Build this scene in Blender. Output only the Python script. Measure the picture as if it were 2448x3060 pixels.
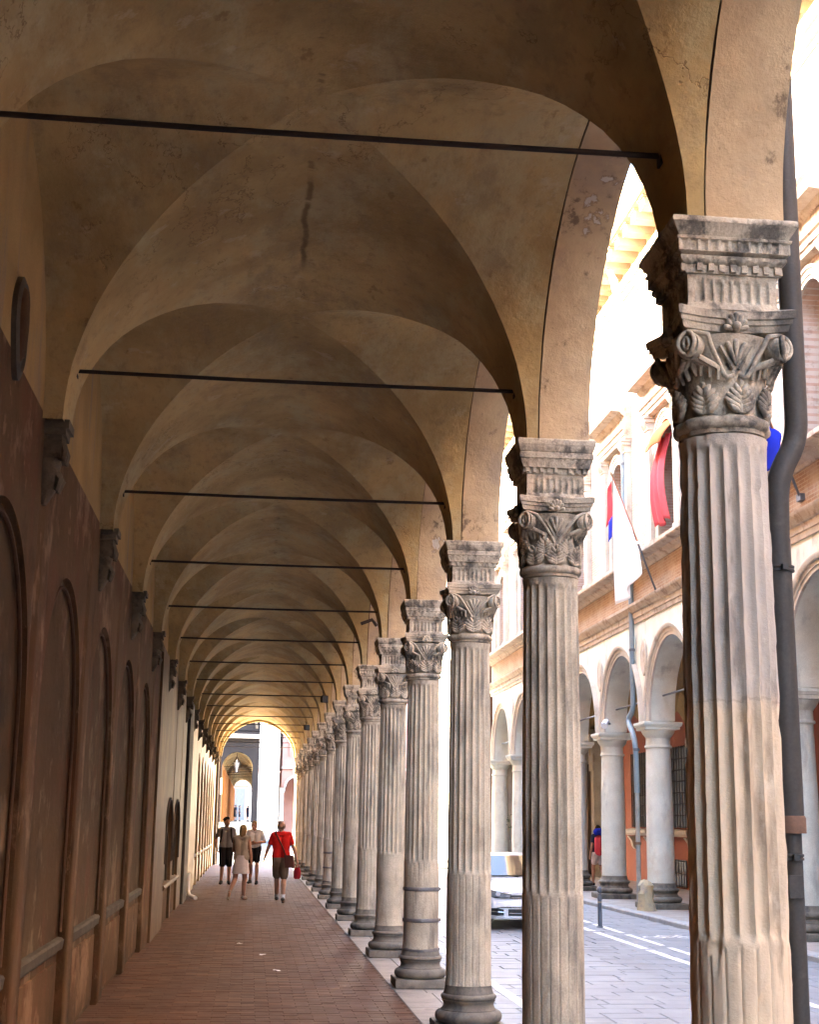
import bpy, bmesh, math, random
from math import sin, cos, pi, sqrt, radians
from mathutils import Vector, Matrix, noise
random.seed(7)
for o in list(bpy.data.objects):
    bpy.data.objects.remove(o)
SC = bpy.context.scene
COL = SC.collection

# ------------------------------------------------------------------ camera
cam_d = bpy.data.cameras.new('camera')
cam = bpy.data.objects.new('camera', cam_d); COL.objects.link(cam); SC.camera = cam
YAW, PITCH, ROLL, FPX = .1067, .215, .0143, 4232.0
_f = Vector((sin(YAW)*cos(PITCH), cos(YAW)*cos(PITCH), sin(PITCH)))
_r = Vector((cos(YAW), -sin(YAW), 0)); _u = _r.cross(_f)
_r, _u = cos(ROLL)*_r + sin(ROLL)*_u, -sin(ROLL)*_r + cos(ROLL)*_u
_m = Matrix((_r, _u, -_f)).transposed().to_4x4()
_m.translation = Vector((0, 0, 1.75))
cam.matrix_world = _m
cam_d.sensor_fit = 'HORIZONTAL'; cam_d.sensor_width = 36.0
cam_d.lens = FPX/2448*36.0
cam_d.clip_start = .05; cam_d.clip_end = 2000

# ------------------------------------------------------------------ light
SUN_EL, SUN_AZ = radians(22), radians(-70)          # azimuth from +Y, negative towards -X
sd = Vector((sin(SUN_AZ)*cos(SUN_EL), cos(SUN_AZ)*cos(SUN_EL), sin(SUN_EL)))
W = bpy.data.worlds.new('World'); SC.world = W; W.use_nodes = True
wn = W.node_tree.nodes; wl = W.node_tree.links
sky = wn.new('ShaderNodeTexSky'); sky.sky_type = 'NISHITA'; sky.sun_disc = False
sky.sun_elevation = SUN_EL; sky.sun_rotation = SUN_AZ
sky.air_density = .8; sky.dust_density = 4.0; sky.ozone_density = 1.0
bg = wn['Background']; bg.inputs['Strength'].default_value = .15
wl.new(sky.outputs['Color'], bg.inputs['Color'])
sl = bpy.data.lights.new('sun', 'SUN'); sl.energy = 2.5; sl.angle = radians(.53); sl.color = (1.0, .88, .72)
so = bpy.data.objects.new('sun', sl); COL.objects.link(so)
so.rotation_euler = sd.to_track_quat('Z', 'Y').to_euler()
SC.view_settings.view_transform = 'Standard'; SC.view_settings.look = 'None'
SC.view_settings.exposure = 5.4; SC.view_settings.gamma = 1.0
SC.view_settings.use_curve_mapping = False
SC.render.engine = 'CYCLES'
cy = SC.cycles
cy.max_bounces = 10; cy.diffuse_bounces = 6; cy.glossy_bounces = 4; cy.transmission_bounces = 4
cy.use_denoising = True; cy.sample_clamp_indirect = 10
try: cy.denoiser = 'OPENIMAGEDENOISE'
except Exception: pass

# ------------------------------------------------------------------ materials
def _rgb(c): return (c[0], c[1], c[2], 1)
class NT:
    def __init__(s, name):
        s.m = bpy.data.materials.new(name); s.m.use_nodes = True
        s.n = s.m.node_tree.nodes; s.l = s.m.node_tree.links
        s.b = s.n['Principled BSDF']
        s.geo = s.n.new('ShaderNodeNewGeometry')
    def link(s, a, b): s.l.new(a, b)
    def math(s, op, a, b=None, c=None):
        n = s.n.new('ShaderNodeMath'); n.operation = op
        for i, v in enumerate((a, b, c)):
            if v is None: continue
            if isinstance(v, (int, float)): n.inputs[i].default_value = v
            else: s.link(v, n.inputs[i])
        return n.outputs[0]
    def pos(s, scale=(1, 1, 1), loc=(0, 0, 0)):
        mp = s.n.new('ShaderNodeMapping'); mp.inputs['Scale'].default_value = scale; mp.inputs['Location'].default_value = loc
        s.link(s.geo.outputs['Position'], mp.inputs['Vector']); return mp.outputs['Vector']
    def noise(s, scale, detail=6, rough=.6, stretch=(1, 1, 1), loc=(0, 0, 0), dist=0):
        n = s.n.new('ShaderNodeTexNoise'); n.inputs['Scale'].default_value = scale
        n.inputs['Detail'].default_value = detail; n.inputs['Roughness'].default_value = rough
        n.inputs['Distortion'].default_value = dist
        s.link(s.pos(stretch, loc), n.inputs['Vector']); return n.outputs['Fac']
    def ramp(s, fac, stops):
        r = s.n.new('ShaderNodeValToRGB'); e = r.color_ramp.elements
        while len(e) < len(stops): e.new(.5)
        for i, (p, c) in enumerate(stops):
            e[i].position = p; e[i].color = _rgb(c) if len(c) == 3 else c
        s.link(fac, r.inputs['Fac']); return r.outputs['Color']
    def step(s, fac, a, b):
        mr = s.n.new('ShaderNodeMapRange'); mr.interpolation_type = 'SMOOTHSTEP'
        mr.inputs['From Min'].default_value = a; mr.inputs['From Max'].default_value = b
        s.link(fac, mr.inputs['Value']); return mr.outputs['Result']
    def mix(s, fac, a, b, mode='MIX'):
        n = s.n.new('ShaderNodeMix'); n.data_type = 'RGBA'; n.blend_type = mode
        for inp, v in ((n.inputs[0], fac), (n.inputs[6], a), (n.inputs[7], b)):
            if isinstance(v, (int, float)): inp.default_value = v
            elif isinstance(v, tuple): inp.default_value = _rgb(v)
            else: s.link(v, inp)
        return n.outputs[2]
    def bump(s, h, strength=.3, dist=.01):
        b = s.n.new('ShaderNodeBump'); b.inputs['Strength'].default_value = strength; b.inputs['Distance'].default_value = dist
        s.link(h, b.inputs['Height'])
        s.link(b.outputs['Normal'], s.b.inputs['Normal'])
    def out(s, col, rough=.85, spec=.3, metal=0.0):
        if isinstance(col, tuple): s.b.inputs['Base Color'].default_value = _rgb(col)
        else: s.link(col, s.b.inputs['Base Color'])
        if isinstance(rough, (int, float)): s.b.inputs['Roughness'].default_value = rough
        else: s.link(rough, s.b.inputs['Roughness'])
        s.b.inputs['Specular IOR Level'].default_value = spec
        s.b.inputs['Metallic'].default_value = metal
        return s.m

def pm(name, c1, c2, s1=2.0, c3=None, s3=1.3, t3=(.56, .66), a3=.7, st3=(1, 1, 1), speck=.25, speck_s=70,
       rough=.85, spec=.25, bump=.3, bump_s=60, bump_d=.006, metal=0.0, st1=(1, 1, 1), c4=None, s4=5, t4=(.6, .7), a4=.6, st4=(1, 1, 1)):
    """Two-tone weathered surface: cloudy mix, blotches, streaks, speckle and fine relief."""
    t = NT(name)
    col = t.mix(t.step(t.noise(s1, 7, .62, st1), .32, .68), c1, c2)
    if c3: col = t.mix(t.math('MULTIPLY', t.step(t.noise(s3, 9, .65, st3, (3.1, 7.7, 1.3)), *t3), a3), col, c3)
    if c4: col = t.mix(t.math('MULTIPLY', t.step(t.noise(s4, 9, .7, st4, (13.1, 2.7, 5.3)), *t4), a4), col, c4)
    sp = t.noise(speck_s, 4, .7)
    if speck:
        v = t.math('MULTIPLY_ADD', t.step(sp, .25, .75), speck, 1-speck/2)
        cc = t.n.new('ShaderNodeCombineColor')
        for i in range(3): t.link(v, cc.inputs[i])
        col = t.mix(1.0, col, cc.outputs[0], 'MULTIPLY')
    if bump:
        h = t.math('ADD', t.noise(bump_s, 8, .7), t.math('MULTIPLY', t.noise(bump_s*.12, 5, .6), 1.5))
        t.bump(h, bump, bump_d)
    return t.out(col, rough, spec, metal)

MT = {}
MT['column'] = pm('column_stone', (0.535, 0.465, 0.34), (0.4, 0.345, 0.25), 3.5, (.11, .096, .08), 6, (.48, .68), .75, (1, 1, .16),
                  .35, 90, .8, .25, .55, 55, .008, c4=(.5, .43, .33), s4=7, t4=(.55, .7), a4=.6)
def col1_mat():
    t = NT('patched_column_stone')
    def layer(a, b, d, e, s):
        c = t.mix(t.step(t.noise(s, 7, .62, (1, 1, .5)), .32, .68), a, b)
        c = t.mix(t.math('MULTIPLY', t.step(t.noise(6, 9, .66, (1, 1, .16), (3, 7, 1)), .5, .68), .8), c, d)
        return t.mix(t.math('MULTIPLY', t.step(t.noise(8, 8, .7, (1, 1, .5), (13, 2, 5)), .55, .7), .6), c, e)
    up = layer((.54, .465, .365), (.40, .35, .285), (.10, .086, .072), (.60, .52, .41), 3.5)
    lo = layer((.68, .54, .36), (.57, .455, .31), (.27, .195, .125), (.74, .62, .45), 2.6)
    sx = t.n.new('ShaderNodeSeparateXYZ'); t.link(t.geo.outputs['Position'], sx.inputs[0])
    edge = t.math('ADD', sx.outputs[2], t.math('MULTIPLY_ADD', t.noise(5, 6, .7), .16, -.08))
    c = t.mix(t.step(edge, 2.18, 2.27), lo, up)
    line = t.math('SUBTRACT', 1.0, t.step(t.math('ABSOLUTE', t.math('SUBTRACT', edge, 2.234)), .002, .008))
    c = t.mix(t.math('MULTIPLY', line, .25), c, (.12, .09, .07))
    t.bump(t.math('ADD', t.noise(55, 8, .7), t.math('MULTIPLY', t.noise(7, 5, .6), 1.5)), .6, .008)
    return t.out(c, .8, .25)
MT['column1'] = col1_mat()
MT['capital'] = pm('capital_stone', (0.51, 0.44, 0.325), (0.38, 0.325, 0.24), 5, (.085, .076, .065), 7, (.47, .62), .85, (1, 1, .8),
                   .4, 80, .85, .2, .7, 60, .008, c4=(.47, .4, .3), s4=9, t4=(.58, .7), a4=.5)
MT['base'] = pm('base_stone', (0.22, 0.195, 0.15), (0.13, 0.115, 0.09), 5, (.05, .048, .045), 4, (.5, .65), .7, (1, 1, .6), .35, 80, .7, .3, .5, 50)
MT['hoop'] = pm('iron_hoop', (.16, .15, .145), (.22, .21, .2), 9, (.13, .075, .045), 14, (.55, .7), .6, rough=.5, spec=.5, metal=.5, bump=.15)
MT['iron'] = pm('dark_iron', (.022, .015, .011), (.04, .024, .015), 8, rough=.75, spec=.3, bump=.2)
MT['street_stone'] = pm('street_slab_stone', (0.26, 0.275, 0.29), (0.215, 0.23, 0.245), 1.1, (.2, .205, .215), 2.2, (.55, .72), .5, speck=.3, speck_s=120,
                        rough=.72, bump=.35, bump_s=45)
def slab_mat():
    t = NT('street_slab_stone'); oi = t.n.new('ShaderNodeObjectInfo')
    rnd = t.math('FRACT', t.math('ADD', t.math('MULTIPLY', t.geo.outputs['Random Per Island'], 7.3), t.math('MULTIPLY', oi.outputs['Random'], 5.1)))
    c = t.mix(t.step(t.noise(1.1, 8, .65), .3, .7), (.27, .285, .30), (.205, .22, .235))
    c = t.mix(t.math('MULTIPLY', rnd, .5), c, (.19, .20, .21))
    c = t.mix(t.math('MULTIPLY', t.step(t.noise(.55, 8, .7, (1, .35, 1), (5, 5, 0)), .5, .68), .55), c, (.14, .145, .15))
    c = t.mix(t.math('MULTIPLY', t.step(t.noise(14, 6, .7), .6, .72), .5), c, (.12, .12, .12))
    t.bump(t.math('ADD', t.noise(60, 7, .7), t.math('MULTIPLY', t.noise(6, 5, .6), 1.4)), .4, .008)
    return t.out(c, t.math('MULTIPLY_ADD', t.noise(2, 5, .6), .25, .5), .3)
MT['street_stone'] = slab_mat()
MT['street_joint'] = pm('street_joint_grit', (0.17, 0.175, 0.18), (0.2, 0.205, 0.21), 6, rough=.9)
MT['kerb'] = pm('kerb_granite', (.36, .36, .35), (.27, .27, .265), 2, (.13, .13, .125), 3, (.55, .7), .5, rough=.75, bump=.4)
MT['floor_strip'] = pm('pale_floor_strip', (.33, .30, .26), (.24, .22, .195), 2.5, (.13, .12, .11), 4, (.55, .7), .6, rough=.7, bump=.35)
MT['white_paint'] = pm('worn_road_paint', (.78, .78, .76), (.66, .66, .65), 6, (.34, .35, .36), 9, (.56, .66), .8, rough=.7, bump=.2)
def vault_mat():
    t = NT('vault_plaster')
    c = t.mix(t.step(t.noise(.75, 8, .6), .35, .66), (.50, .36, .158), (.32, .222, .094))
    c = t.mix(t.math('MULTIPLY', t.step(t.noise(1.7, 9, .7, (1, .55, 1), (4, 9, 2)), .46, .64), .65), c, (.45, .385, .215))
    c = t.mix(t.math('MULTIPLY', t.step(t.noise(1.15, 9, .62, (1, .8, 1.3), (21, 3, 8)), .57, .68), .32), c, (.20, .11, .035))
    c = t.mix(t.math('MULTIPLY', t.step(t.noise(5.5, 6, .6, (1, .6, 1), (1, 33, 8)), .645, .70), .45), c, (.17, .09, .03))
    # broken damp line along the crown of the vault
    sx = t.n.new('ShaderNodeSeparateXYZ'); t.link(t.geo.outputs['Position'], sx.inputs[0])
    wob = t.math('MULTIPLY_ADD', t.noise(2.2, 4, .6, (0, 1, 0)), .12, .17)
    d = t.math('ABSOLUTE', t.math('SUBTRACT', sx.outputs[0], wob))
    near = t.math('SUBTRACT', 1.0, t.step(d, .006, .032))
    yy = sx.outputs[1]
    seg1 = t.math('MULTIPLY', t.step(yy, 8.25, 8.4), t.math('SUBTRACT', 1.0, t.step(yy, 9.6, 9.9)))
    brk = t.math('MAXIMUM', t.math('MULTIPLY', seg1, t.step(t.noise(5, 3, .6, (0, 1, 0)), .3, .45)), t.math('MULTIPLY', t.step(t.noise(3.1, 4, .7, (0, 1, 0), (0, 7.9, 0)), .55, .6), .7))
    top = t.step(sx.outputs[2], 5.5, 5.6)
    c = t.mix(t.math('MULTIPLY', t.math('MULTIPLY', near, brk), t.math('MULTIPLY', top, .75)), c, (.12, .07, .03))
    gr = t.noise(13, 9, .75, (1, .7, 1), (7, 1, 3))
    c = t.mix(t.math('MULTIPLY', t.step(gr, .5, .68), .45), c, (.22, .15, .075))
    c = t.mix(t.math('MULTIPLY', t.step(t.noise(2.6, 8, .7, (1, .45, 1), (17, 5, 3)), .52, .66), .45), c, (.25, .185, .105))
    c = t.mix(t.math('MULTIPLY', t.step(t.noise(3.1, 8, .7, (1, 1.3, 1), (2, 15, 6)), .6, .66), .35), c, (.52, .44, .30))
    crk = t.math('SUBTRACT', 1.0, t.step(t.math('ABSOLUTE', t.math('SUBTRACT', t.noise(.9, 7, .62, (1, .7, 1), (40, 3, 8)), .5)), .0, .0045))
    crk = t.math('MULTIPLY', crk, t.step(t.noise(.6, 3, .5, (1, 1, 1), (9, 30, 2)), .52, .6))
    c = t.mix(t.math('MULTIPLY', crk, .55), c, (.13, .075, .03))
    h = t.math('ADD', t.noise(28, 8, .7), t.math('ADD', t.math('MULTIPLY', t.noise(3.2, 5, .6), 2.6), t.math('MULTIPLY', crk, -.8)))
    t.bump(h, .5, .014)
    return t.out(c, .9, .15)
MT['vault'] = vault_mat()
MT['arch_soffit'] = pm('arch_soffit_plaster', (.52, .35, .215), (.42, .275, .165), 1.6, (.30, .215, .15), 2.2, (.5, .66), .6, speck=.25, speck_s=50,
                       rough=.9, spec=.15, bump=.6, bump_s=30, bump_d=.014, c4=(.11, .075, .05), s4=4.5, t4=(.58, .66), a4=.75)
MT['lunette'] = pm('lunette_plaster', (0.42, 0.28, 0.115), (0.31, 0.205, 0.08), 1.6, (.23, .185, .14), 1.8, (.5, .66), .6, (1, 2, .3), rough=.9, spec=.15, bump=.35, bump_s=30)
MT['red_wall'] = pm('brown_red_plaster', (0.105, 0.053, 0.025), (0.075, 0.036, 0.017), 1.3, (.19, .115, .068), 1.9, (.52, .64), .7, (1, 1.9, .28),
                    speck=.2, rough=.8, spec=.12, bump=.4, bump_s=30, c4=(.06, .035, .022), s4=2.5, t4=(.56, .7), a4=.6, st4=(1, 2, .4))
def wall_mat(name, a1, a2, pale, red, dark):
    t = NT(name)
    c = t.mix(t.step(t.noise(1.1, 8, .62), .32, .68), a1, a2)
    c = t.mix(t.math('MULTIPLY', t.step(t.noise(1.5, 9, .66, (1, .9, .6), (3, 7, 1)), .5, .64), .7), c, red)
    p = t.noise(2.4, 10, .72, (1, .6, .55), (8, 2, 15))
    c = t.mix(t.math('MULTIPLY', t.step(p, .52, .64), .65), c, pale)
    fl = t.step(t.noise(5.5, 9, .7, (1, .6, .45), (31, 4, 2)), .62, .645)
    c = t.mix(t.math('MULTIPLY', fl, .5), c, pale)
    c = t.mix(t.math('MULTIPLY', t.step(t.noise(2.1, 9, .7, (1, .7, .5), (5, 40, 3)), .52, .68), .65), c, dark)
    sx = t.n.new('ShaderNodeSeparateXYZ'); t.link(t.geo.outputs['Position'], sx.inputs[0])
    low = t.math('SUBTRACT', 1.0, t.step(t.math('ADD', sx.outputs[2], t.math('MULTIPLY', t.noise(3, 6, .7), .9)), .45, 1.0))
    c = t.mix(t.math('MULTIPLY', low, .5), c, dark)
    c = t.mix(t.math('MULTIPLY', t.step(t.noise(45, 4, .7), .6, .72), .35), c, dark)
    t.bump(t.math('ADD', t.noise(32, 8, .7), t.math('ADD', t.math('MULTIPLY', t.noise(3.5, 6, .65), 2.2), t.math('MULTIPLY', fl, -.7))), .55, .012)
    return t.out(c, .82, .12)
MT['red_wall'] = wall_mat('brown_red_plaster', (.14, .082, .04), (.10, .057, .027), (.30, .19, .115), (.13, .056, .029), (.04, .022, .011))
MT['niche_old'] = pm('niche_plaster', (0.105, 0.066, 0.034), (0.078, 0.047, 0.023), 1.0, (.15, .11, .07), 1.1, (.5, .64), .7, (1, 1.5, .5),
                 speck=.12, rough=.8, spec=.12, bump=.3, bump_s=25, c4=(.115, .05, .026), s4=1.4, t4=(.54, .66), a4=.6, st4=(1, 1.5, .5))
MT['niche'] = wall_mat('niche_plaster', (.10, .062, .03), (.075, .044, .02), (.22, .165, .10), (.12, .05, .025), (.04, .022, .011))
MT['pale_wall'] = pm('ochre_plaster', (0.125, 0.07, 0.03), (0.088, 0.048, 0.02), 1.2, (.19, .12, .06), 1.5, (.52, .64), .7, (1, .8, .5), rough=.6, spec=.3, bump=.3, bump_s=30)
MT['cream_wall'] = pm('brightened_wall_plaster', (0.36, 0.245, 0.115), (0.28, 0.185, 0.085), 1.2, (.3, .22, .13), 1.5, (.52, .68), .6, (1, 1.6, .35), rough=.5, spec=.4, bump=.3, bump_s=30)  # lighter copy of the wall plaster, brightness of the lit far stretch painted in
MT['corbel'] = pm('corbel_stone', (.17, .135, .09), (.11, .088, .058), 6, (.05, .038, .025), 7, (.5, .66), .7, rough=.85, bump=.6, bump_s=40)
MT['ledge'] = pm('ledge_stone', (0.095, 0.08, 0.058), (0.062, 0.05, 0.036), 4, (.16, .13, .1), 6, (.58, .68), .7, rough=.8, bump=.5, bump_s=40)
MT['joint_line'] = pm('brown_joint', (.09, .05, .028), (.12, .065, .036), 6, rough=.9)
MT['dark_pier'] = pm('dark_pier_plaster', (.05, .042, .036), (.08, .065, .05), 3, (.13, .1, .07), 3, (.58, .7), .5, (1, 1, .3), rough=.7, bump=.3)
def soffit_mat():
    t = NT('arch_soffit_plaster')
    c = t.mix(t.step(t.noise(1.6, 8, .62), .34, .66), (.55, .405, .235), (.42, .295, .165))
    c = t.mix(t.math('MULTIPLY', t.step(t.noise(2.4, 9, .65, (1, 1, .6), (3, 7, 1)), .5, .66), .6), c, (.34, .25, .175))
    pn = t.noise(2.6, 10, .6, (1, 1, .55), (11, 2, 6))
    st = t.noise(4.2, 9, .72, (1, 1, .7), (2, 22, 3))
    c = t.mix(t.math('MULTIPLY', t.step(st, .57, .66), .75), c, (.10, .066, .043))
    c = t.mix(t.math('MULTIPLY', t.step(t.noise(22, 4, .7), .66, .72), .5), c, (.17, .11, .07))
    peel = t.step(pn, .632, .645)
    c = t.mix(t.math('MULTIPLY', peel, .85), c, (.52, .47, .39))
    rim = t.math('MULTIPLY', t.step(pn, .612, .632), t.math('SUBTRACT', 1.0, peel))
    c = t.mix(t.math('MULTIPLY', rim, .55), c, (.2, .13, .085))
    h = t.math('ADD', t.math('MULTIPLY', t.noise(30, 8, .7), .8), t.math('ADD', t.math('MULTIPLY', t.noise(4, 5, .6), 1.6), t.math('MULTIPLY', peel, -1.2)))
    t.bump(h, .6, .014)
    return t.out(c, .9, .15)
MT['arch_soffit'] = soffit_mat()
def brick_floor_mat(name, plain=False):
    t = NT(name)
    oi = t.n.new('ShaderNodeObjectInfo')
    rnd = t.math('FRACT', t.math('ADD', t.math('MULTIPLY', t.geo.outputs['Random Per Island'], 7.3), t.math('MULTIPLY', oi.outputs['Random'], 5.1)))
    c = t.mix(t.step(t.noise(1.3, 7, .65), .32, .66), (.095, .042, .022), (.066, .030, .017))
    c = t.mix(t.math('MULTIPLY', rnd, .45), c, (.07, .031, .018))
    c = t.mix(t.math('MULTIPLY', t.step(rnd, .86, .95), .5), c, (.16, .085, .05))
    c = t.mix(t.math('MULTIPLY', t.step(t.noise(9, 5, .6), .5, .7), .5), c, (.14, .07, .04))
    c = t.mix(t.math('MULTIPLY', t.step(t.noise(.8, 8, .66, (1, .5, 1), (6, 2, 0)), .48, .66), .55), c, (.055, .03, .019))
    c = t.mix(t.math('MULTIPLY', t.step(t.noise(70, 3, .7), .66, .74), .35), c, (.40, .33, .27))
    t.bump(t.noise(60, 7, .7), .4, .004)
    return t.out(c, t.math('MULTIPLY_ADD', t.noise(3, 5, .6), .3, .48), .2)
MT['brick'] = brick_floor_mat('floor_brick')
MT['joint'] = pm('floor_mortar', (.09, .05, .031), (.065, .036, .022), 4, (.22, .17, .13), 11, (.64, .7), .5, rough=.85)
def brick_tex(name, a, b, mortar, w=.25, h=.065, axis='y', wash=None):
    t = NT(name)
    cx = t.n.new('ShaderNodeSeparateXYZ'); t.link(t.geo.outputs['Position'], cx.inputs[0])
    cb = t.n.new('ShaderNodeCombineXYZ')
    t.link(cx.outputs[1 if axis == 'y' else 0], cb.inputs[0]); t.link(cx.outputs[2 if axis != 'xy' else 1], cb.inputs[1])
    br = t.n.new('ShaderNodeTexBrick'); br.inputs['Scale'].default_value = 1
    br.inputs['Brick Width'].default_value = w; br.inputs['Row Height'].default_value = h
    br.inputs['Mortar Size'].default_value = .008; br.inputs['Color1'].default_value = _rgb(a); br.inputs['Color2'].default_value = _rgb(b)
    br.inputs['Mortar'].default_value = _rgb(mortar)
    t.link(cb.outputs[0], br.inputs['Vector'])
    c = t.mix(t.math('MULTIPLY', t.step(t.noise(2.2, 8, .65), .42, .66), .75), br.outputs['Color'], wash or mortar)
    c = t.mix(t.math('MULTIPLY', t.step(t.noise(9, 5, .65), .5, .7), .4), c, (.17, .09, .055))
    t.bump(t.math('ADD', br.outputs['Fac'], t.noise(40, 6, .7)), .25, .006)
    return t.out(c, .88, .2)
MT['brick_frieze'] = brick_tex('old_facade_brick', (.33, .21, .135), (.26, .16, .10), (.37, .30, .22), wash=(.40, .31, .22))
MT['brick_pink'] = brick_tex('pale_facade_brick', (.46, .32, .25), (.40, .27, .21), (.5, .44, .38), wash=(.5, .42, .36))
MT['facade_stone'] = pm('facade_sandstone', (0.54, 0.49, 0.41), (0.45, 0.405, 0.33), 2.2, (.27, .2, .14), 3, (.54, .7), .6, (1, 1, .5), rough=.85, bump=.35)
MT['facade_grey'] = pm('arcade_stone', (0.66, 0.68, 0.59), (0.565, 0.575, 0.49), 2, (.25, .24, .215), 2.2, (.54, .7), .55, (1, 1, .35), rough=.82, bump=.3,
                       c4=(.52, .46, .34), s4=1.5, t4=(.55, .68), a4=.5)
MT['cornice'] = pm('ochre_cornice', (0.36, 0.29, 0.2), (0.29, 0.23, 0.155), 2.5, (.32, .2, .1), 4, (.55, .7), .6, rough=.85, bump=.3)
MT['course'] = pm('string_course_stone', (0.48, 0.41, 0.325), (0.38, 0.315, 0.24), 3, (.2, .13, .09), 4, (.52, .66), .7, rough=.85, bump=.5, bump_s=25)
MT['orange'] = pm('orange_plaster', (0.3, 0.1, 0.06), (0.265, 0.085, 0.05), 1.5, (.40, .17, .11), 2.5, (.55, .7), .5, rough=.88, bump=.25)
MT['glass_dark'] = pm('dark_window_glass', (.03, .035, .04), (.05, .052, .055), 2, speck=0, rough=.12, spec=.5, bump=0)
MT['wood_dark'] = pm('dark_wood', (.06, .035, .022), (.09, .05, .03), 5, rough=.6, bump=.2)
MT['pole'] = pm('copper_coloured_pole', (.34, .15, .08), (.28, .12, .065), 6, rough=.45, spec=.5, bump=.1)
MT['grey_metal'] = pm('dark_grey_metal', (.09, .1, .12), (.12, .13, .15), 6, rough=.45, spec=.5, metal=.3, bump=.1)
MT['pipe_dark'] = pm('dark_downpipe_paint', (0.04, 0.037, 0.032), (0.05, 0.046, 0.04), 3, (.075, .07, .06), 7, (.6, .72), .5, rough=.62, spec=.3, bump=.2)
MT['pipe_rust'] = pm('rusty_collar', (.12, .07, .045), (.16, .085, .05), 9, rough=.7, bump=.3)
MT['pipe_blue'] = pm('blue_grey_downpipe', (.16, .21, .24), (.2, .25, .28), 3, rough=.45, spec=.5, bump=.1)
MT['pipe_old'] = pm('weathered_lead_pipe', (.32, .31, .28), (.24, .235, .21), 5, (.2, .12, .09), 4, (.58, .7), .5, rough=.6, bump=.2)
MT['cloth_white'] = pm('white_flag_cloth', (.82, .82, .80), (.78, .78, .77), 3, speck=.05, rough=.9, bump=.1)
MT['cloth_red'] = pm('red_flag_cloth', (.60, .06, .075), (.55, .05, .065), 3, speck=.05, rough=.9, bump=.1)
MT['cloth_blue'] = pm('blue_flag_cloth', (.012, .03, .46), (.01, .022, .36), 3, speck=.05, rough=.85, bump=.1)
MT['drape_red'] = pm('pinkish_red_drape', (.52, .085, .10), (.47, .07, .085), 3, speck=.05, rough=.9, bump=.1)
MT['drape_orange'] = pm('orange_drape', (.58, .14, .045), (.54, .12, .04), 3, speck=.05, rough=.9, bump=.1)
MT['skin'] = pm('skin', (0.36, 0.18, 0.11), (0.32, 0.155, 0.095), 9, speck=.06, rough=.55, spec=.35, bump=.05)
MT['skin_pale'] = pm('skin_fair', (0.42, 0.22, 0.14), (0.38, 0.195, 0.12), 9, speck=.06, rough=.55, spec=.35, bump=.05)
def cloth(n, a): return pm(n, a, tuple(v*.86 for v in a), 7, speck=.15, speck_s=200, rough=.92, spec=.15, bump=.2, bump_s=18, bump_d=.02)
MT['c_red'] = cloth('red_shirt_cotton', (.62, .018, .014))
MT['c_khaki'] = cloth('khaki_cotton', (.17, .125, .085))
MT['c_grey'] = cloth('grey_tshirt_cotton', (.20, .185, .18))
MT['c_dgrey'] = cloth('dark_grey_print', (.085, .078, .078))
MT['c_black'] = cloth('black_cotton', (.016, .013, .013))
MT['c_beige'] = cloth('beige_cotton', (.38, .31, .24))
MT['c_pink'] = cloth('pale_skirt_cotton', (.62, .55, .54))
MT['c_white'] = cloth('white_cotton', (.62, .57, .56))
MT['c_sock'] = cloth('white_sock', (.75, .74, .74))
MT['c_brown'] = cloth('brown_leather', (.085, .03, .022))
MT['c_redbag'] = cloth('crimson_bag', (.30, .015, .02))
MT['c_navy'] = cloth('navy_cloth', (.03, .035, .06))
MT['shoe_dark'] = cloth('dark_shoe', (.03, .025, .022))
MT['shoe_grey'] = cloth('grey_trainer', (.11, .1, .09))
MT['hair_dark'] = cloth('dark_hair', (.022, .015, .01))
MT['hair_blond'] = cloth('dark_blond_hair', (.25, .155, .065))
MT['hair_grey'] = cloth('short_grey_hair', (.24, .135, .09))
MT['car_white'] = pm('white_car_paint', (.74, .75, .77), (.74, .75, .77), 1, speck=0, rough=.18, spec=.5, bump=0)
MT['car_black'] = pm('black_plastic', (.012, .012, .013), (.018, .018, .02), 5, rough=.4, spec=.4, bump=0)
MT['car_glass'] = pm('windscreen_glass', (.02, .022, .025), (.028, .03, .033), 2, speck=0, rough=.06, spec=.3, bump=0)
MT['chrome'] = pm('bright_chrome', (.75, .75, .76), (.7, .7, .72), 4, speck=0, rough=.12, metal=1.0, bump=0)
MT['lens'] = pm('headlight_lens', (.34, .36, .38), (.2, .21, .23), 16, speck=.2, rough=.08, spec=.8, bump=0)
MT['tyre'] = pm('tyre_rubber', (.02, .02, .02), (.028, .028, .028), 6, rough=.85, bump=.2)
MT['rim'] = pm('alloy_rim', (.45, .45, .46), (.4, .4, .41), 4, rough=.3, metal=.8, bump=0)
MT['guard_stone'] = pm('yellowish_guard_stone', (.52, .43, .27), (.43, .35, .22), 4, (.29, .27, .24), 4, (.5, .65), .7, rough=.85, bump=.6, bump_s=25, bump_d=.02)
MT['pink_facade'] = pm('pink_plaster', (.52, .27, .20), (.47, .23, .17), 1.0, (.4, .22, .16), 2, (.55, .7), .5, rough=.9, bump=.2)
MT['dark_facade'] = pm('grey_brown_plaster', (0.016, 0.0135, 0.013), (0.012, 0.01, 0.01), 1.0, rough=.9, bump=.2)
MT['far_orange'] = pm('warm_orange_plaster', (0.42, 0.17, 0.05), (0.36, 0.14, 0.04), 1.0, rough=.9, bump=.2)
MT['pale_facade'] = pm('cream_plaster', (.62, .55, .45), (.56, .49, .4), 1.0, rough=.9, bump=.2)
MT['ashlar'] = pm('pale_ashlar_stone', (.46, .42, .34), (.38, .34, .275), 1.3, (.3, .25, .18), 2.5, (.55, .7), .5, rough=.85, bump=.4)
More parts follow.
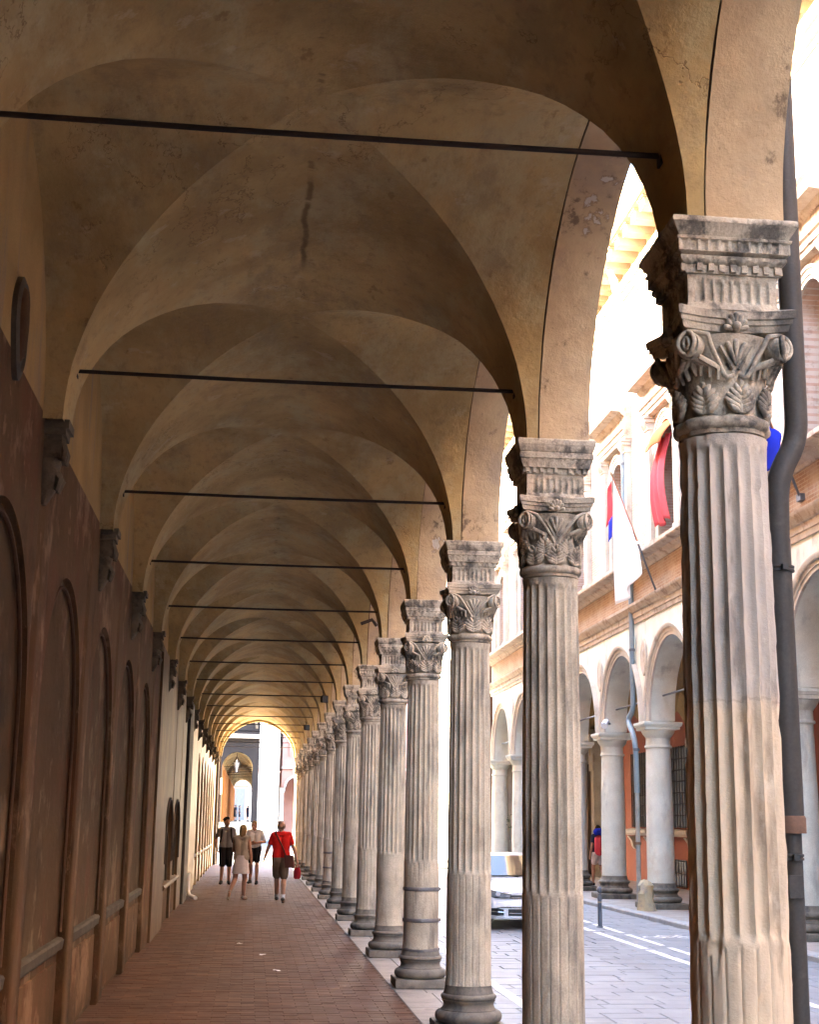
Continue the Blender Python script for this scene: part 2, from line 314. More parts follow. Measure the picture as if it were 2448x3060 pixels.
MT['piazza'] = pm('piazza_paving', (0.3, 0.275, 0.24), (0.25, 0.23, 0.2), .8, rough=.8, bump=.3)
MT['far_step'] = pm('step_stone', (0.34, 0.29, 0.2), (0.3, 0.25, 0.17), .8, rough=.85, bump=.2)
MT['green_pane'] = pm('green_shutter_paint', (.16, .24, .21), (.13, .2, .18), 3, rough=.6, bump=.1)
MT['net'] = pm('dark_grey_netting', (.055, .06, .065), (.08, .085, .09), 5, rough=.9, bump=.3)
MT['sign_white'] = pm('white_sign_panel', (.85, .85, .85), (.82, .82, .82), 3, speck=0, rough=.4, bump=0)
MT['leaf'] = pm('small_plant_leaf', (.05, .07, .03), (.07, .09, .04), 5, rough=.7, bump=0)
MT['roof_tile'] = pm('roof_tile', (.3, .14, .08), (.24, .11, .065), 3, rough=.9, bump=.3)

# ------------------------------------------------------------------ geometry helpers
class MB:
    def __init__(s): s.v = []; s.f = []; s.sharp = False
    def add(s, vs, fs):
        k = len(s.v); s.v += [tuple(p) for p in vs]; s.f += [tuple(i+k for i in f) for f in fs]
    def box(s, x0, x1, y0, y1, z0, z1, jit=0):
        j = (lambda: random.uniform(-jit, jit)) if jit else (lambda: 0)
        s.add([(x+j(), y+j(), z+j()) for z in (z0, z1) for y in (y0, y1) for x in (x0, x1)],
              [(0, 2, 3, 1), (4, 5, 7, 6), (0, 1, 5, 4), (2, 6, 7, 3), (0, 4, 6, 2), (1, 3, 7, 5)])
    def cbox(s, x0, x1, y0, y1, z0, z1, c=.01):
        """box with chamfered top edges"""
        s.add([(x0, y0, z0), (x1, y0, z0), (x1, y1, z0), (x0, y1, z0), (x0, y0, z1-c), (x1, y0, z1-c), (x1, y1, z1-c), (x0, y1, z1-c),
               (x0+c, y0+c, z1), (x1-c, y0+c, z1), (x1-c, y1-c, z1), (x0+c, y1-c, z1)],
              [(0, 1, 5, 4), (1, 2, 6, 5), (2, 3, 7, 6), (3, 0, 4, 7), (4, 5, 9, 8), (5, 6, 10, 9), (6, 7, 11, 10), (7, 4, 8, 11), (8, 9, 10, 11), (3, 2, 1, 0)])
    def rings(s, rings, closed=True, caps=True):
        n = len(rings[0]); k = len(s.v)
        for r in rings: s.v += [tuple(p) for p in r]
        for i in range(len(rings)-1):
            for j in range(n if closed else n-1):
                a = k+i*n+j; b = k+i*n+(j+1) % n
                s.f.append((a, b, b+n, a+n))
        if caps and closed:
            s.f.append(tuple(k+j for j in reversed(range(n))))
            s.f.append(tuple(k+(len(rings)-1)*n+j for j in range(n)))
    def lathe(s, prof, cx=0, cy=0, n=24, fn=None, caps=True):
        rs = []
        for r, z in prof:
            rs.append([(cx+(r+(fn(2*pi*j/n, z) if fn else 0))*cos(2*pi*j/n), cy+(r+(fn(2*pi*j/n, z) if fn else 0))*sin(2*pi*j/n), z) for j in range(n)])
        s.rings(rs, True, caps)
    def sq(s, prof, n=8, fn=None, caps=True, cx=0, cy=0):
        """square 'lathe': prof of (half width, z); fn(side, t, z) gives an outward offset"""
        rs = []
        for h, z in prof:
            ring = []
            for side in range(4):
                for i in range(n):
                    t = -1+2*i/n; o = h+(fn(side, t, z) if fn else 0)
                    x, y = o, t*h
                    a = side*pi/2
                    ring.append((cx+x*cos(a)-y*sin(a), cy+x*sin(a)+y*cos(a), z))
            rs.append(ring)
        s.rings(rs, True, caps)
    def tube(s, pts, r, n=8, caps=True):
        pts = [Vector(p) for p in pts]; rr = r if isinstance(r, (list, tuple)) else [r]*len(pts)
        rs = []; ref = None
        for i, p in enumerate(pts):
            d = (pts[min(i+1, len(pts)-1)]-pts[max(i-1, 0)]).normalized()
            if ref is None:
                ref = Vector((0, 0, 1)) if abs(d.z) < .9 else Vector((1, 0, 0))
            a = d.cross(ref).normalized(); b = d.cross(a).normalized(); ref = -b if False else a.cross(d)
            rs.append([p+rr[i]*(a*cos(2*pi*j/n)+b*sin(2*pi*j/n)) for j in range(n)])
        s.rings(rs, True, caps)
    def capsule(s, p0, r0, p1, r1, n=12, m=4):
        p0 = Vector(p0); p1 = Vector(p1); d = p1-p0
        d = d.normalized() if d.length > 1e-6 else Vector((0, 0, 1))
        ref = Vector((0, 0, 1)) if abs(d.z) < .9 else Vector((1, 0, 0))
        a = d.cross(ref).normalized(); b = d.cross(a).normalized(); rs = []
        for i in range(m+1):
            t = -pi/2+pi/2*i/m+(.02 if i == 0 else 0); rs.append([p0+d*r0*sin(t)+r0*cos(t)*(a*cos(2*pi*j/n)+b*sin(2*pi*j/n)) for j in range(n)])
        for i in range(m+1):
            t = pi/2*i/m-(.02 if i == m else 0); rs.append([p1+d*r1*sin(t)+r1*cos(t)*(a*cos(2*pi*j/n)+b*sin(2*pi*j/n)) for j in range(n)])
        s.rings(rs)
    def opening(s, ya, yb, z0, zt, x0, x1, prof, back=True):
        """wall slab between planes x0 (back) and x1 (front), Y from ya to yb, with an opening whose outline is prof [(y, z), ...]"""
        for x in ((x0, x1) if back else (x1,)):
            pts = [(ya, z0), *[(p[0], p[1]) for p in prof], (yb, z0)]
            q = lambda a, b, c, d: s.add([(x, *a), (x, *b), (x, *c), (x, *d)], [(0, 1, 2, 3)] if x == x1 and x1 > x0 or x == x0 and x0 > x1 else [(3, 2, 1, 0)])
            q((ya, z0), (prof[0][0], z0), (prof[0][0], zt), (ya, zt))
            for (a, za), (b, zb) in zip(prof, prof[1:]):
                if abs(a-b) > 1e-6: q((a, za), (b, zb), (b, zt), (a, zt))
            q((prof[-1][0], z0), (yb, z0), (yb, zt), (prof[-1][0], zt))
        for (a, za), (b, zb) in zip(prof, prof[1:]):
            s.add([(x0, a, za), (x1, a, za), (x1, b, zb), (x0, b, zb)], [(0, 1, 2, 3)])
        s.add([(x0, ya, zt), (x1, ya, zt), (x1, yb, zt), (x0, yb, zt)], [(0, 1, 2, 3)])
        for y in (ya, yb):
            s.add([(x0, y, z0), (x1, y, z0), (x1, y, zt), (x0, y, zt)], [(0, 1, 2, 3)])
    def arc_band(s, yc, zs, ry, rz, w, x0, x1, n=24, a0=0, a1=pi, steps=None):
        """moulded arch band: ring between radii (ry, rz) and +w, from plane x0 out to x1"""
        prof = steps or [(0, x1), (w, x1)]
        prof = [(0, x0)]+list(prof)+[(prof[-1][0], x0)]
        rs = []
        for i in range(n+1):
            a = a0+(a1-a0)*i/n
            rs.append([(x, yc-(ry+o)*cos(a), zs+(rz+o)*sin(a)) for o, x in prof])
        s.rings(rs, False, False)
    def extrude_y(s, prof, y0, y1, caps=True, ny=1, jit=0):
        """closed (x, z) outline swept along Y"""
        rs = []
        for i in range(ny+1):
            y = y0+(y1-y0)*i/ny
            rs.append([(x+random.uniform(-jit, jit), y, z+random.uniform(-jit, jit)) for x, z in prof])
        s.rings(rs, True, caps)
    def mesh(s, name, m, smooth=False, angle=40, swap=False, off=None):
        me = bpy.data.meshes.new(name)
        v = s.v
        if off is not None: v = [(p[0]-off[0], p[1]-off[1], p[2]-off[2]) for p in v]
        if swap: v = [(p[1], p[0], p[2]) for p in v]
        me.from_pydata(v, [], s.f)
        bm = bmesh.new(); bm.from_mesh(me)
        bmesh.ops.remove_doubles(bm, verts=bm.verts, dist=1e-5)
        bmesh.ops.recalc_face_normals(bm, faces=bm.faces)
        if smooth:
            ca = cos(radians(angle))
            for f in bm.faces: f.smooth = True
            for e in bm.edges:
                if len(e.link_faces) == 2 and e.link_faces[0].normal.dot(e.link_faces[1].normal) < ca: e.smooth = False
        bm.to_mesh(me); bm.free()
        me.materials.append(MT[m] if isinstance(m, str) else m)
        return me
    def build(s, name, m, parent=None, smooth=False, angle=40, world=False, loc=None, rot=None, **kw):
        off = None
        if world and parent is not None:
            off = tuple(parent.location)
            if parent.parent is not None: off = tuple(Vector(off)+parent.parent.location)
        me = s.mesh(name, m, smooth, angle, off=off)
        return inst(name, me, parent, loc, rot, **kw)

def inst(name, me, parent=None, loc=None, rot=None, label=None, cat=None, group=None, kind=None):
    o = bpy.data.objects.new(name, me); COL.objects.link(o)
    if parent is not None: o.parent = parent
    if loc is not None: o.location = loc
    if rot is not None: o.rotation_euler = rot
    tag(o, label, cat, group, kind); return o
def tag(o, label=None, cat=None, group=None, kind=None):
    if label: o['label'] = label
    if cat: o['category'] = cat
    if group: o['group'] = group
    if kind: o['kind'] = kind
def thing(name, label, cat, loc=(0, 0, 0), rz=0, group=None):
    o = bpy.data.objects.new(name, None); COL.objects.link(o); o.location = loc; o.rotation_euler = (0, 0, rz)
    o.empty_display_size = .1; tag(o, label, cat, group); return o
def nz(x, y, z, s=1.0, seed=0.0): return noise.noise(Vector((x*s+seed, y*s-seed, z*s+2*seed)))
def ogive(s, c=.14):
    s = min(1.0, abs(s)); R = 1+c
    return sqrt(max(0, R*R-(s+c)**2))/sqrt(R*R-c*c)
def arch_prof_p(yc, zs, ry, rz, n=40):
    return [(yc-ry*cos(pi*i/n), zs+rz*ogive(cos(pi*i/n))) for i in range(n+1)]
def arch_prof(yc, zs, ry, rz, z0=None, n=28):
    p = [(yc-ry*cos(pi*i/n), zs+rz*sin(pi*i/n)) for i in range(n+1)]
    if z0 is not None: p = [(yc-ry, z0)]+p+[(yc+ry, z0)]
    return p
ORD = ['first', 'second', 'third', 'fourth', 'fifth', 'sixth', 'seventh', 'eighth', 'ninth', 'tenth', 'eleventh', 'twelfth', 'thirteenth', 'fourteenth', 'fifteenth', 'sixteenth', 'seventeenth', 'eighteenth']
# ================================================================== THE PORTICO
BAY = 3.5; Y1 = 5.56; NCOL = 16
AX = lambda k: Y1+BAY*(k-1)                          # axis of column k
XC = 1.91                                            # column axis
XL, XR = -1.28, 1.72                                 # springing lines of the vault
XV = .5*(XL+XR); RV = .5*(XR-XL); ZS = 4.21; RY = 1.54
K0, K1 = -4, 15                                      # bays k..k+1
YEND = AX(NCOL)+.34
XW = -1.40                                           # wall plane

ground = MB(); ground.add([(-300, -300, -.16), (300, -300, -.16), (300, 900, -.16), (-300, 900, -.16)], [(0, 1, 2, 3)])
g_ground = ground.build('ground', 'piazza', kind='structure')

portico = thing('portico_building', 'long ochre building with groin vaulted portico, brown red left wall and street arches', 'building', (0, 0, 0))
# --- vault webs: four to a bay
TS = [-90+180*i/36 for i in range(37)]
def web_point(i, j, y0):
    ti, tj = radians(TS[i]), radians(TS[j])
    return ti, tj
def vault_bay(parent, mname, xl, xr, y0, y1, zs, rz, ry, xlo, xhi, rough=.009, name='vault_web', n=18):
    xc, rx, yc = .5*(xl+xr), .5*(xr-xl), .5*(y0+y1)
    T = [pi/2*i/n for i in range(-n, n+1)]
    def P(x, y, z):
        d = nz(x, y, z, 1.3)*rough*1.6+nz(x, y, z, 4.1, 3)*rough*.5
        return (x+d*.6, y+nz(x, y, z, 1.7, 9)*rough*.8, z+d)
    for sgn in (-1, 1):                                # longitudinal webs (towards y0, towards y1)
        mb = MB(); rows = []
        for j in range(0, n+1):
            tj = pi/2*j/n; y = yc+sgn*ry*sin(tj)
            row = []
            for i in range(-n, n+1):
                ti = pi/2*i/n
                if abs(i) <= j: row.append(P(xc+rx*sin(ti), y, zs+rz*ogive(sin(ti))))
                else: row.append(None)
            rows.append(row)
        ye = y0 if sgn < 0 else y1
        rows.append([P(xc+rx*sin(pi/2*i/n), ye, zs+rz*ogive(sin(pi/2*i/n))) for i in range(-n, n+1)])
        for j in range(len(rows)-1):
            for i in range(2*n):
                q = [rows[j][i], rows[j][i+1], rows[j+1][i+1], rows[j+1][i]]
                q = [p for p in q if p is not None]
                if len(q) >= 3: mb.add(q, [tuple(range(len(q)))])
        mb.build(name, mname, parent, True, 50, True)
    for sgn in (-1, 1):                                # lateral webs (towards the wall, towards the street)
        mb = MB(); rows = []
        for i in range(0, n+1):
            ti = pi/2*i/n; x = xc+sgn*rx*sin(ti); row = []
            for j in range(-n, n+1):
                tj = pi/2*j/n
                row.append(P(x, yc+ry*sin(tj), zs+rz*ogive(sin(tj))) if abs(j) <= i else None)
            rows.append(row)
        xe = xlo if sgn < 0 else xhi
        rows.append([P(xe, yc+ry*sin(pi/2*j/n), zs+rz*ogive(sin(pi/2*j/n))) for j in range(-n, n+1)])
        for i in range(len(rows)-1):
            for j in range(2*n):
                q = [rows[i][j], rows[i][j+1], rows[i+1][j+1], rows[i+1][j]]
                q = [p for p in q if p is not None]
                if len(q) >= 3: mb.add(q, [tuple(range(len(q)))])
        mb.build(name, mname, parent, True, 50, True)
for k in range(K0, K1+1):
    vault_bay(portico, 'vault', XL, XR, AX(k), AX(k+1), ZS, RV, RY, XW-.02, 1.791)
# --- street-side arch wall, one piece per bay, and the pier stub over every column
for k in range(K0, K1+1):
    yc = .5*(AX(k)+AX(k+1)); mb = MB()
    pr = [(y+nz(y, z, 0, 3)*.008, z+nz(y, z, 5, 3)*.008) for y, z in arch_prof_p(yc, ZS, RY, RV, n=44)]
    # slab of wall with the soffit split across its depth so that it can be uneven
    mb.opening(AX(k), AX(k+1), ZS, 6.05, 1.80, 2.135, pr)
    mb.build('street_arch', 'arch_soffit', portico, True, 35, True)
    mb = MB()                                           # recessed dark joint between vault and arch
    for (a, za), (b, zb) in zip(pr, pr[1:]):
        s_ = 1.010
        ya, yb = yc+(a-yc)*s_, yc+(b-yc)*s_; zza, zzb = ZS+(za-ZS)*s_, ZS+(zb-ZS)*s_
        mb.add([(1.77, ya, zza), (1.82, ya, zza), (1.82, yb, zzb), (1.77, yb, zzb)], [(0, 1, 2, 3)])
    mb.build('arch_joint', 'joint_line', portico, True, 35, True)
mb = MB(); mb.box(1.83, 2.12, AX(K0), AX(-1)-.25, -.1, 6.0); mb.build('light_block_wall', 'arch_soffit', portico, world=True)  # unseen wall added behind the camera to keep street light off the vault
# --- building mass over and behind the portico
mb = MB(); mb.box(-9, 2.12, -30, YEND, 6.0, 14.2); mb.box(-9, -1.62, -30, YEND, -.12, 5.99); mb.box(-1.61, 2.1, -30, AX(K0)-.01, -.12, 5.99)  # last box added unseen, plugs the passage against light from behind
mb.build('upper_storey', 'arch_soffit', portico, world=True)
mb = MB(); mb.box(-9.3, 2.75, -30, YEND+.3, 14.201, 14.45); mb.build('roof_eave', 'roof_tile', portico, world=True)
# --- end wall with the last arch
mb = MB()
pr = [(x+0*1, z) for x, z in arch_prof_p(XV, ZS, RV-.07, RV-.09, n=36)]
mb.opening(XW-.22, 2.135, ZS, 6.0, YEND, AX(NCOL)+.10, pr)
me = mb.mesh('end_arch', 'vault', True, 35, swap=True); inst('end_arch', me, portico)
# --- left wall: lower brown red face with blind arches, pale lunettes above
def slabwall(y0, y1, z0, z1, x1, m, nm='wall_face', x0=-1.60):
    mb = MB(); mb.box(x0, x1, y0, y1, z0, z1); return mb.build(nm, m, portico, world=True)
mb = MB(); mb.box(-1.62, XW, -29.5, YEND, 4.26, 6.0); mb.build('lunette_wall', 'lunette', portico, world=True)
def niches(ys, wm, nm_, per, half, zsp=2.25, rise=1.22, dado=True):
    """row of blind arches: ys are the strip centres; strip faces stand at XW, niche backs 8 cm behind"""
    for a in range(len(ys)-1):
        ya, yb = ys[a], ys[a+1]; yc = .5*(ya+yb)
        n = 26; pr = [(yc-half, .0)]
        for i in range(n+1):
            t = pi*i/n; c = -cos(t)
            zz = zsp+rise*(max(0, sin(t))**.92)
            pr.append((yc+half*c, zz))
        pr.append((yc+half, .0))
        mb = MB(); mb.opening(ya, yb, 0, 4.26, -1.56, XW, pr)
        mb.build('blind_arch', wm, portico, True, 35, True)
        # thin rounded edge roll on the reveal
        mb = MB(); off = .07
        pts = [(-1.432, yc+(y-yc)*(half-off)/half, z-(off if z > 1 else 0)) for y, z in pr if z > .9 or True]
        pts = [p for p in pts]
        pts[0] = (pts[0][0], pts[0][1], .88); pts[-1] = (pts[-1][0], pts[-1][1], .88)
        mb.tube(pts, .015, 6); mb.build('arch_roll', 'joint_line' if wm == 'red_wall' else wm, portico, True, 60, True)
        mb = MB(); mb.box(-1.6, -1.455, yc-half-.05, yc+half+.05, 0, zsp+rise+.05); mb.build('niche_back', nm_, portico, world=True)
        if dado:
            mb = MB()
            prf = [(-1.49, .715), (-1.45, .715), (-1.44, .74), (-1.412, .75), (-1.405, .815), (-1.42, .83), (-1.49, .842)]
            mb.extrude_y(prf, yc-half+.002, yc+half-.002, ny=14, jit=.003); mb.build('dado_ledge', 'ledge' if wm == 'red_wall' else 'pale_wall', portico, True, 30, True)
            mb = MB(); mb.box(-1.49, -1.437, yc-half+.12, yc+half-.12, .06, .66); mb.build('dado_panel', wm, portico, world=True)
sy = [11.99-2.73*i for i in range(7, 0, -1)]+[11.99+2.73*i for i in range(4)]
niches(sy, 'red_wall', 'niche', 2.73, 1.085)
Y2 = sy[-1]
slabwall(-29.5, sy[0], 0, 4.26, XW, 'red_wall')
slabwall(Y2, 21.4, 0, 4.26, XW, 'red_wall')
slabwall(21.4, 23.9, 0, 4.26, XW+.035, 'pale_wall', 'wall_pilaster')
slabwall(23.9, 24.35, 0, 4.26, XW+.015, 'pale_wall', 'wall_pilaster')
# twin pointed wall arches
mb = MB()
def pointed(yc, h, z0, zsp, rise, n=9):
    p = [(yc-h, z0)]+[(yc-h+h*(1-cos(pi/2*i/n))*1.0, zsp+rise*sin(pi/2*i/n)) for i in range(n+1)]
    return p+[(2*yc-a, b) for a, b in reversed(p[:-1])]
pr = pointed(25.55, 1.02, .62, 1.42, .64)+pointed(28.05, 1.02, .62, 1.42, .64)
for yc, ya, yb in ((25.55, 24.35, 26.8), (28.05, 26.8, 29.3)):
    mb = MB(); mb.opening(ya, yb, .62, 4.26, -1.56, XW, pointed(yc, 1.02, .62, 1.42, .64)); mb.build('tomb_arch', 'pale_wall', portico, True, 35, True)
    mb = MB(); mb.box(-1.6, -1.47, yc-1.1, yc+1.1, .5, 2.2); mb.build('niche_back', 'pale_wall', portico, world=True)
    mb = MB(); q = pointed(yc, .72, .66, 1.2, .36, 8); mb.tube([(-1.46, a, b) for a, b in q], .032, 6); mb.build('arch_roll', 'ledge', portico, True, 60, True)
    mb = MB(); q = pointed(yc, 1.05, 1.0, 1.42, .66, 8); mb.tube([(-1.395, a, b) for a, b in q], .03, 6); mb.build('arch_roll', 'dark_pier', portico, True, 60, True)
    mb = MB(); mb.box(-1.6, -1.43, yc-1.05, yc+1.05, 0, .62); mb.build('dado_panel', 'red_wall', portico, world=True)
mb = MB(); mb.extrude_y([(-1.5, .58), (-1.37, .585), (-1.35, .62), (-1.37, .66), (-1.5, .68)], 24.36, 29.29, ny=12, jit=.004); mb.build('dado_ledge', 'pale_wall', portico, True, 30, True)
for y in (24.4, 26.8, 29.2):
    mb = MB(); mb.box(-1.6, XW+.012, y-.14, y+.14, 0, .575); mb.build('dado_post', 'pale_wall', portico, world=True)
slabwall(29.3, 31.0, 0, 4.26, XW, 'pale_wall')
slabwall(31.0, 32.9, 0, 4.26, XW+.06, 'dark_pier', 'dark_pilaster')
slabwall(32.9, 37.6, 0, 4.26, XW+.005, 'cream_wall')  # far stretch from here on, its lit look carried by the lighter colour
sy2 = [37.6+2.6*i for i in range(8)]
niches(sy2, 'cream_wall', 'cream_wall', 2.6, .98)
slabwall(sy2[-1], YEND-.9, 0, 4.26, XW, 'cream_wall')
slabwall(YEND-.9, YEND, 0, 4.26, XW+.10, 'dark_pier', 'dark_pilaster')
# plaque on the first lunette
pq = thing('wall_plaque', 'weathered oval stone crest high on the left wall in the nearest lunette', 'plaque', (XW, 7.72, 4.44))
mb = MB(); rs = []
for s_, xx in ((1, 0), (1, .03), (.86, .045), (.8, .03)):
    rs.append([(xx, .17*s_*sin(a)*(1+.12*sin(3*a)), .30*s_*cos(a)-.03*s_*cos(2*a)) for a in [2*pi*i/28 for i in range(28)]])
mb.rings(rs); mb.build('crest_frame', 'ledge', pq, True, 40)
mb = MB(); mb.rings([[(xx, .12*s_*sin(a), .22*s_*cos(a)) for a in [2*pi*i/18 for i in range(18)]] for s_, xx in ((1, .03), (.9, .05), (.5, .06))]); mb.build('shield', 'niche', pq, True, 50)

# --- corbels
def corbel_meshes():
    out = []
    mb = MB()
    for w, d0, z0, z1 in ((.15, .19, -.06, 0), (.135, .165, -.11, -.06), (.115, .135, -.27, -.11)):
        mb.box(-.02, d0, -w, w, z0, z1, .004)
    out.append(('corbel_block', mb.mesh('corbel_block', 'corbel')))
    mb = MB(); rs = []
    for z, d, w in ((-.27, .13, .11), (-.34, .11, .09), (-.38, .14, .10), (-.44, .125, .09), (-.52, .075, .07), (-.6, .03, .04)):
        rs.append([(-.02, -w, z), (d*.6, -w, z), (d, -w*.55, z), (d*1.05, 0, z), (d, w*.55, z), (d*.6, w, z), (-.02, w, z)])
    mb.rings(rs); out.append(('corbel_console', mb.mesh('corbel_console', 'corbel', True, 45)))
    mb = MB()
    for y in (-.075, 0, .075):
        mb.tube([(.12, y, -.12), (.155, y*1.05, -.22), (.15, y*1.1, -.28), (.115, y*1.1, -.27)], [.028, .034, .028, .016], 6)
    for y in (-.05, .05): mb.tube([(.08, y, -.36), (.13, y, -.42), (.11, y, -.5)], [.03, .04, .02], 6)
    out.append(('corbel_leaf', mb.mesh('corbel_leaf', 'corbel', True, 60)))
    return out
CM = corbel_meshes(); nc = 0
for k in range(2, NCOL+1):
    c = thing('wall_corbel', f'{ORD[nc]} carved stone corbel from the camera along the left wall', 'corbel', (XW, AX(k), 4.235), 0, 'corbels carrying the vault on the left wall'); nc += 1; c.scale = (.82, .82, .9)
    for nm_, me in CM: inst(nm_, me, c)
# --- tie rods
nc = 0
for k in range(1, NCOL+1):
    zr = 4.60; xa = XV-sqrt(RV*RV-(zr-ZS)**2)-.01; xb = -xa+2*XV
    r_ = thing('tie_rod', f'{ORD[nc]} dark iron tie rod from the camera spanning the vault', 'tie rod', (XV, AX(k), zr), 0, 'iron tie rods across the portico'); nc += 1
    L = xb-XV; mb = MB(); mb.tube([(-L, 0, 0), (-L*.33, 0, -.006), (L*.33, 0, -.006), (L, 0, 0)], .0135, 8); mb.build('rod', 'iron', r_, True, 60)
    for s_ in (-1, 1):
        mb = MB(); mb.box(s_*L-.012, s_*L+.012, -.03, .03, -.045, .045); mb.build('anchor_plate', 'iron', r_)

# ------------------------------------------------------------------ floor, kerb, street
XF0, XF1 = XW-.06, 1.585
fl = MB(); fl.add([(XF0, -30, -.0035), (XF1, -30, -.0035), (XF1, YEND, -.0035), (XF0, YEND, -.0035)], [(0, 1, 2, 3)])
floor = fl.build('floor', 'joint', kind='structure')
bm_ = []
for v in range(4):
    mb = MB(); mb.cbox(-.1285, .1285, -.062, .062, -.02, .0, .0025); bm_.append(mb.mesh('brick', 'brick'))
nb = 0; stuff = MB(); y = 11.7; row = 0
random.seed(11)
while y < 46:
    xo = XF0+(.131 if row % 2 else 0)-.131
    while xo < XF1+.1:
        x0, x1 = max(xo, XF0), min(xo+.257, XF1)
        if x1-x0 > .05:
            dz = random.uniform(-.002, .002)
            full = x1-x0 > .25
            if full and nb < 300 and y > 13.0 and (x0+x1)/2 > -1.38:
                o = inst('brick', bm_[nb % 4], floor, ((x0+x1)/2, y, dz), (random.uniform(-.006, .006), random.uniform(-.006, .006), random.uniform(-.012, .012))); nb += 1
            else:
                stuff.cbox(x0, x1, y-.062, y+.062, -.02, dz, .0025)
        xo += .262
    y += .1295; row += 1
stuff.build('brick_paving', 'brick', floor, kind='stuff')
mb = MB(); mb.add([(XF0, 46, -.002), (XF1, 46, -.002), (XF1, YEND, -.002), (XF0, YEND, -.002)], [(0, 1, 2, 3)]); mb.build('brick_paving', 'brick', floor, kind='stuff')
strip = MB(); strip.box(XF1, 2.285, -30, YEND+.4, -.16, -.006)
strip = strip.build('floor_edge_strip', 'joint', kind='structure')
y = -1.0
while y < YEND:
    L = random.uniform(1.0, 1.5); xm = XF1+random.uniform(.26, .40)
    for x0, x1 in ((XF1+.003, xm), (xm+.005, 2.30)):
        mb = MB(); mb.cbox(x0, x1, y+.003, min(y+L, YEND+.38)-.003, -.15 if x1 > 2.2 else -.02, .001+random.uniform(-.0015, .0015), .006); mb.build('edge_slab', 'floor_strip', strip)
    y += L
# street slabs
st = MB(); st.add([(2.3, -40, -.107), (8.0, -40, -.107), (8.0, 75, -.107), (2.3, 75, -.107)], [(0, 1, 2, 3)])
street = st.build('street', 'street_joint', kind='structure')
sm = []
for v in range(6):
    w = .60; mb = MB(); d = .003
    mb.cbox(-w/2+.004, w/2-.004, -.176, .176, -.03, 0, .006)
    mb.v = [(x+random.uniform(-d, d), y_+random.uniform(-d, d), z) for x, y_, z in mb.v]
    sm.append(mb.mesh('paving_slab', 'street_stone'))
ns = 0; stuff = MB(); y = 8.0; row = 0
def vis(x, y): return (x/y < .40) and (x/y > .145) and 13.2 < y < 27
while y < 60:
    xo = 2.31-random.uniform(0, .6)
    while xo < 8.0:
        x0, x1 = max(xo, 2.31), min(xo+.60, 7.99)
        if x1-x0 > .12:
            dz = -.1+random.uniform(-.003, .003)
            if x1-x0 > .59 and ns < 300 and vis((x0+x1)/2, y):
                inst('paving_slab', sm[ns % 6], street, ((x0+x1)/2, y, dz), (random.uniform(-.007, .007), random.uniform(-.007, .007), random.uniform(-.01, .01))); ns += 1
            else: stuff.cbox(x0+.005, x1-.005, y-.175, y+.175, -.13, dz, .008)
        xo += .61
    y += .36; row += 1
stuff.build('slab_paving', 'street_stone', street, kind='stuff')
# painted lines
def line(x0a, y0, x0b, y1, w, brk):
    mb = MB(); y = y0
    while y < y1:
        ye = min(y+brk[0], y1); xa = x0a+(x0b-x0a)*(y-y0)/(y1-y0); xb = x0a+(x0b-x0a)*(ye-y0)/(y1-y0)
        n = 8
        for i in range(n):
            t0, t1 = i/n, (i+1)/n
            e = [random.uniform(-.012, .012) for _ in range(4)]
            mb.add([(xa+(xb-xa)*t0-w/2+e[0], y+(ye-y)*t0, -.0945), (xa+(xb-xa)*t0+w/2+e[1], y+(ye-y)*t0, -.0945),
                    (xa+(xb-xa)*t1+w/2+e[2], y+(ye-y)*t1, -.0945), (xa+(xb-xa)*t1-w/2+e[3], y+(ye-y)*t1, -.0945)], [(0, 1, 2, 3)])
        y = ye+brk[1]
    mb.build('lane_line', 'white_paint', street)
line(6.02, 15.0, 6.26, 45, .13, (3.3, .22)); line(6.48, 17.5, 6.7, 45, .11, (2.2, .35)); line(2.90, 10, 2.95, 50, .12, (9, .05))
mb = MB()                                               # bicycle pictogram
def ringflat(cx, cy_, r, w=.05, n=20):
    for i in range(n):
        a, b = 2*pi*i/n, 2*pi*(i+1)/n
        mb.add([(cx+(r-w)*cos(a), cy_+(r-w)*sin(a), -.0945), (cx+r*cos(a), cy_+r*sin(a), -.0945), (cx+r*cos(b), cy_+r*sin(b), -.0945), (cx+(r-w)*cos(b), cy_+(r-w)*sin(b), -.0945)], [(0, 1, 2, 3)])
def seg(a, b, w=.05):
    d = Vector((b[0]-a[0], b[1]-a[1], 0)).normalized(); nn = Vector((-d.y, d.x, 0))*w/2
    mb.add([(a[0]+nn.x, a[1]+nn.y, -.094), (b[0]+nn.x, b[1]+nn.y, -.094), (b[0]-nn.x, b[1]-nn.y, -.094), (a[0]-nn.x, a[1]-nn.y, -.094)], [(0, 1, 2, 3)])
bx, by = 7.15, 24.3
ringflat(bx-.3, by-.05, .2); ringflat(bx+.3, by-.05, .2)
for a, b in (((-.3, -.05), (-.1, .3)), ((-.1, .3), (.22, .3)), ((.22, .3), (0, -.05)), ((0, -.05), (-.3, -.05)), ((0, -.05), (-.14, .4)), ((.3, -.05), (.2, .42)), ((.2, .42), (.34, .46))): seg((bx+a[0], by+a[1]), (bx+b[0], by+b[1]))
mb.build('bicycle_symbol', 'white_paint', street)
